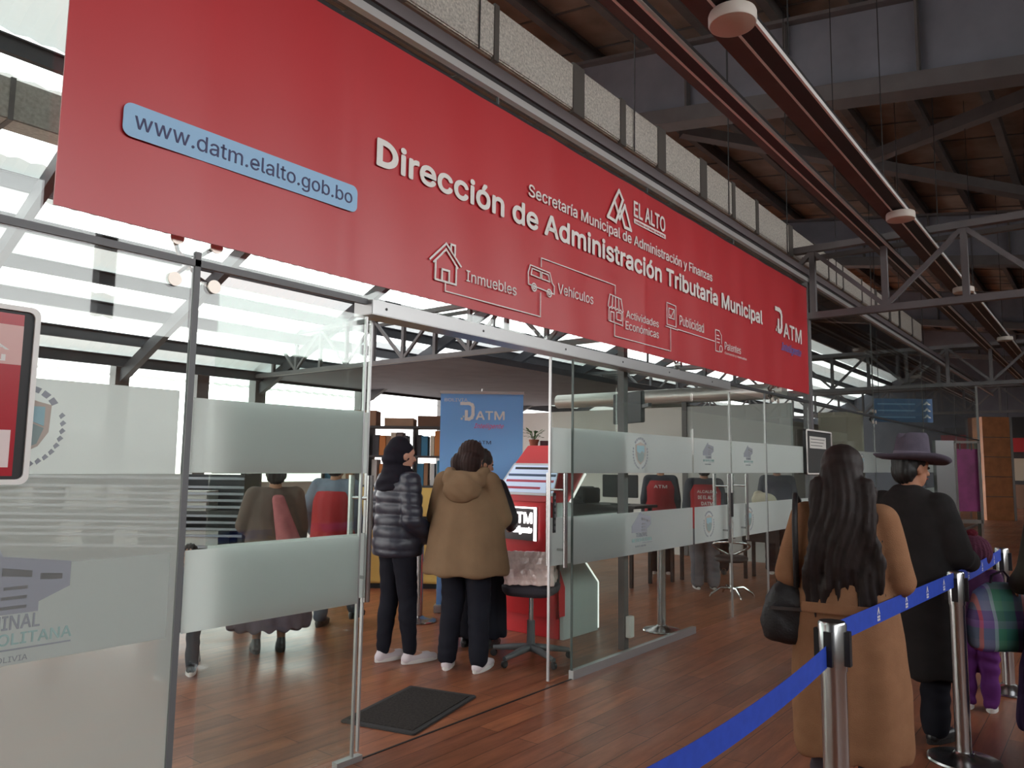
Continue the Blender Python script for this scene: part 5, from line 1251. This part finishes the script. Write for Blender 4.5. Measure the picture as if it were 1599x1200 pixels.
# chrome swivel seat
cs = thing('swivel_stool', 'chrome swivel stool with looped back behind the second glass doors', 'stool', (8.66, .52, 0), .4)
MB().lathe([(.0001, .40), (.17, .40), (.19, .42), (.19, .45), (.16, .465), (.0001, .465)], n=28).build('seat', mat('seat_black', rgb(40, 36, 38), .5), cs)
lp = [(.21*math.cos(a), .21*math.sin(a), .44+.20*max(0, math.sin(a*.5+.0))) for a in [i*2*PI/28 for i in range(28)]]
MB().tube(lp, .014, 10, True).build('back_loop', CHROME, cs); MB().lathe([(.0001, .05), (.022, .05), (.022, .41), (.0001, .41)], n=16).build('column', CHROME, cs)
for i in range(4):
    a = i*PI/2+.4; MB().tube([(0, 0, .09), (.14*math.cos(a), .14*math.sin(a), .10), (.25*math.cos(a), .25*math.sin(a), .03), (.27*math.cos(a), .27*math.sin(a), .0)], [.018, .016, .013, .01], 8).build('base_leg', CHROME, cs)
# reflection of a blue sign in the glass, built as a panel inside
hs = thing('reflected_sign', 'blue panel behind the glass standing in for a reflected direction sign above the fedora', 'sign', (17.8, .45, 2.50), math.radians(-52))
MB().box(-.62, .62, -.03, .03, 0, .5).build('panel', mat('sign_blue', rgb(48, 92, 140), .5), hs)
for z in (.06, .2, .34): 
    MB().prism([(.42, z+.03), (.50, z+.11), (.58, z+.03), (.53, z+.03), (.50, z+.06), (.47, z+.03)], -.034, -.03, 'y').build('arrow', PRINTW, hs); MB().box(-.55, .25, -.034, -.03, z+.03, z+.06).build('text_line', mat('sign_pale', rgb(120, 160, 196), .5), hs)
for x in (-.5, .5): MB().tube([(x, 0, .5), (x, 0, 4.3)], .008, 6).build('hanger', BLACK, hs)

# ================================================================== down the hall
ps = thing('poster_stand', 'tall chrome display stand with a purple poster, right of the fedora', 'display stand', (14.95, -.92, 0), RZ)
MB().box(-.38, -.06, -.05, .05, .02, 2.0).build('mirror_panel', mat('panel_silver', rgb(176, 178, 180), .22, .8), ps, bevel=.004)
mb = MB(); mb.box(-.06, -.02, -.05, .05, 0, 2.0); mb.box(.34, .38, -.05, .05, 0, 2.0); mb.box(-.06, .38, -.05, .05, 1.96, 2.0); mb.box(-.06, .38, -.05, .05, .60, .66); mb.build('frame', CHROME, ps)
MB().box(-.02, .34, -.01, .01, .80, 1.86).build('poster', mat('poster_purple', rgb(112, 42, 88), .6, 0, .3, .35, 3), ps); MB().box(-.4, .4, -.2, .2, 0, .02).build('foot', CHROME, ps)
for x in (.06, .26): MB().bar((x, -.012, 1.84), (x, -.012, 1.96), .015, .015).build('clip', BLACK, ps)
wk = thing('wooden_booth', 'tall brown wooden booth wall beyond the end of the glass front', 'booth', (27.25, -.2, 0), RZ)
MB().box(-.38, .45, 0, .5, 0, 3.13).build('panel', mat('booth_wood', rgb(190, 126, 84), .5, 0, .4, .18, 4), wk); MB().box(.45, .52, -.02, .5, 0, 3.13).build('corner_post', ALU, wk)
for z in (.7, 1.3, 1.9, 2.5): MB().box(-.38, .45, -.008, 0, z, z+.02).build('groove', STEEL_D, wk)
sp = thing('shop_stall', 'far stall with red sign board at the right edge of the photo', 'stall', (36.2, -.5, 0), 0)
MB().box(0, .2, -2.2, 1.2, 2.25, 2.95).build('sign_board', mat('stall_red', rgb(190, 44, 50), .5), sp); MB().box(0, .9, -2.2, 1.2, 0, .95).build('counter', mat('stall_brown', rgb(128, 94, 74), .6), sp)
MB().box(.9, 2.6, -2.2, 1.2, 0, 3.3).build('booth', mat('stall_dark', rgb(62, 58, 60), .7), sp)
for y_ in (-1.6, -.9, -.2, .5): MB().box(.86, .9, y_-.25, y_+.25, 1.1, 2.0).build('shelf_front', mat('stall_cream', rgb(190, 176, 156), .7), sp)
dk = thing('hall_screen', 'black display box high at the far right end of the hall', 'screen', (33.0, -.3, 2.7), 0)
MB().box(0, .3, -.75, .5, 0, .75).build('housing', BLACK, dk); 
for y_ in (-.8, .3): MB().tube([(.15, y_, .75), (.15, y_, 3.5)], .012, 6).build('hanger', BLACK, dk)
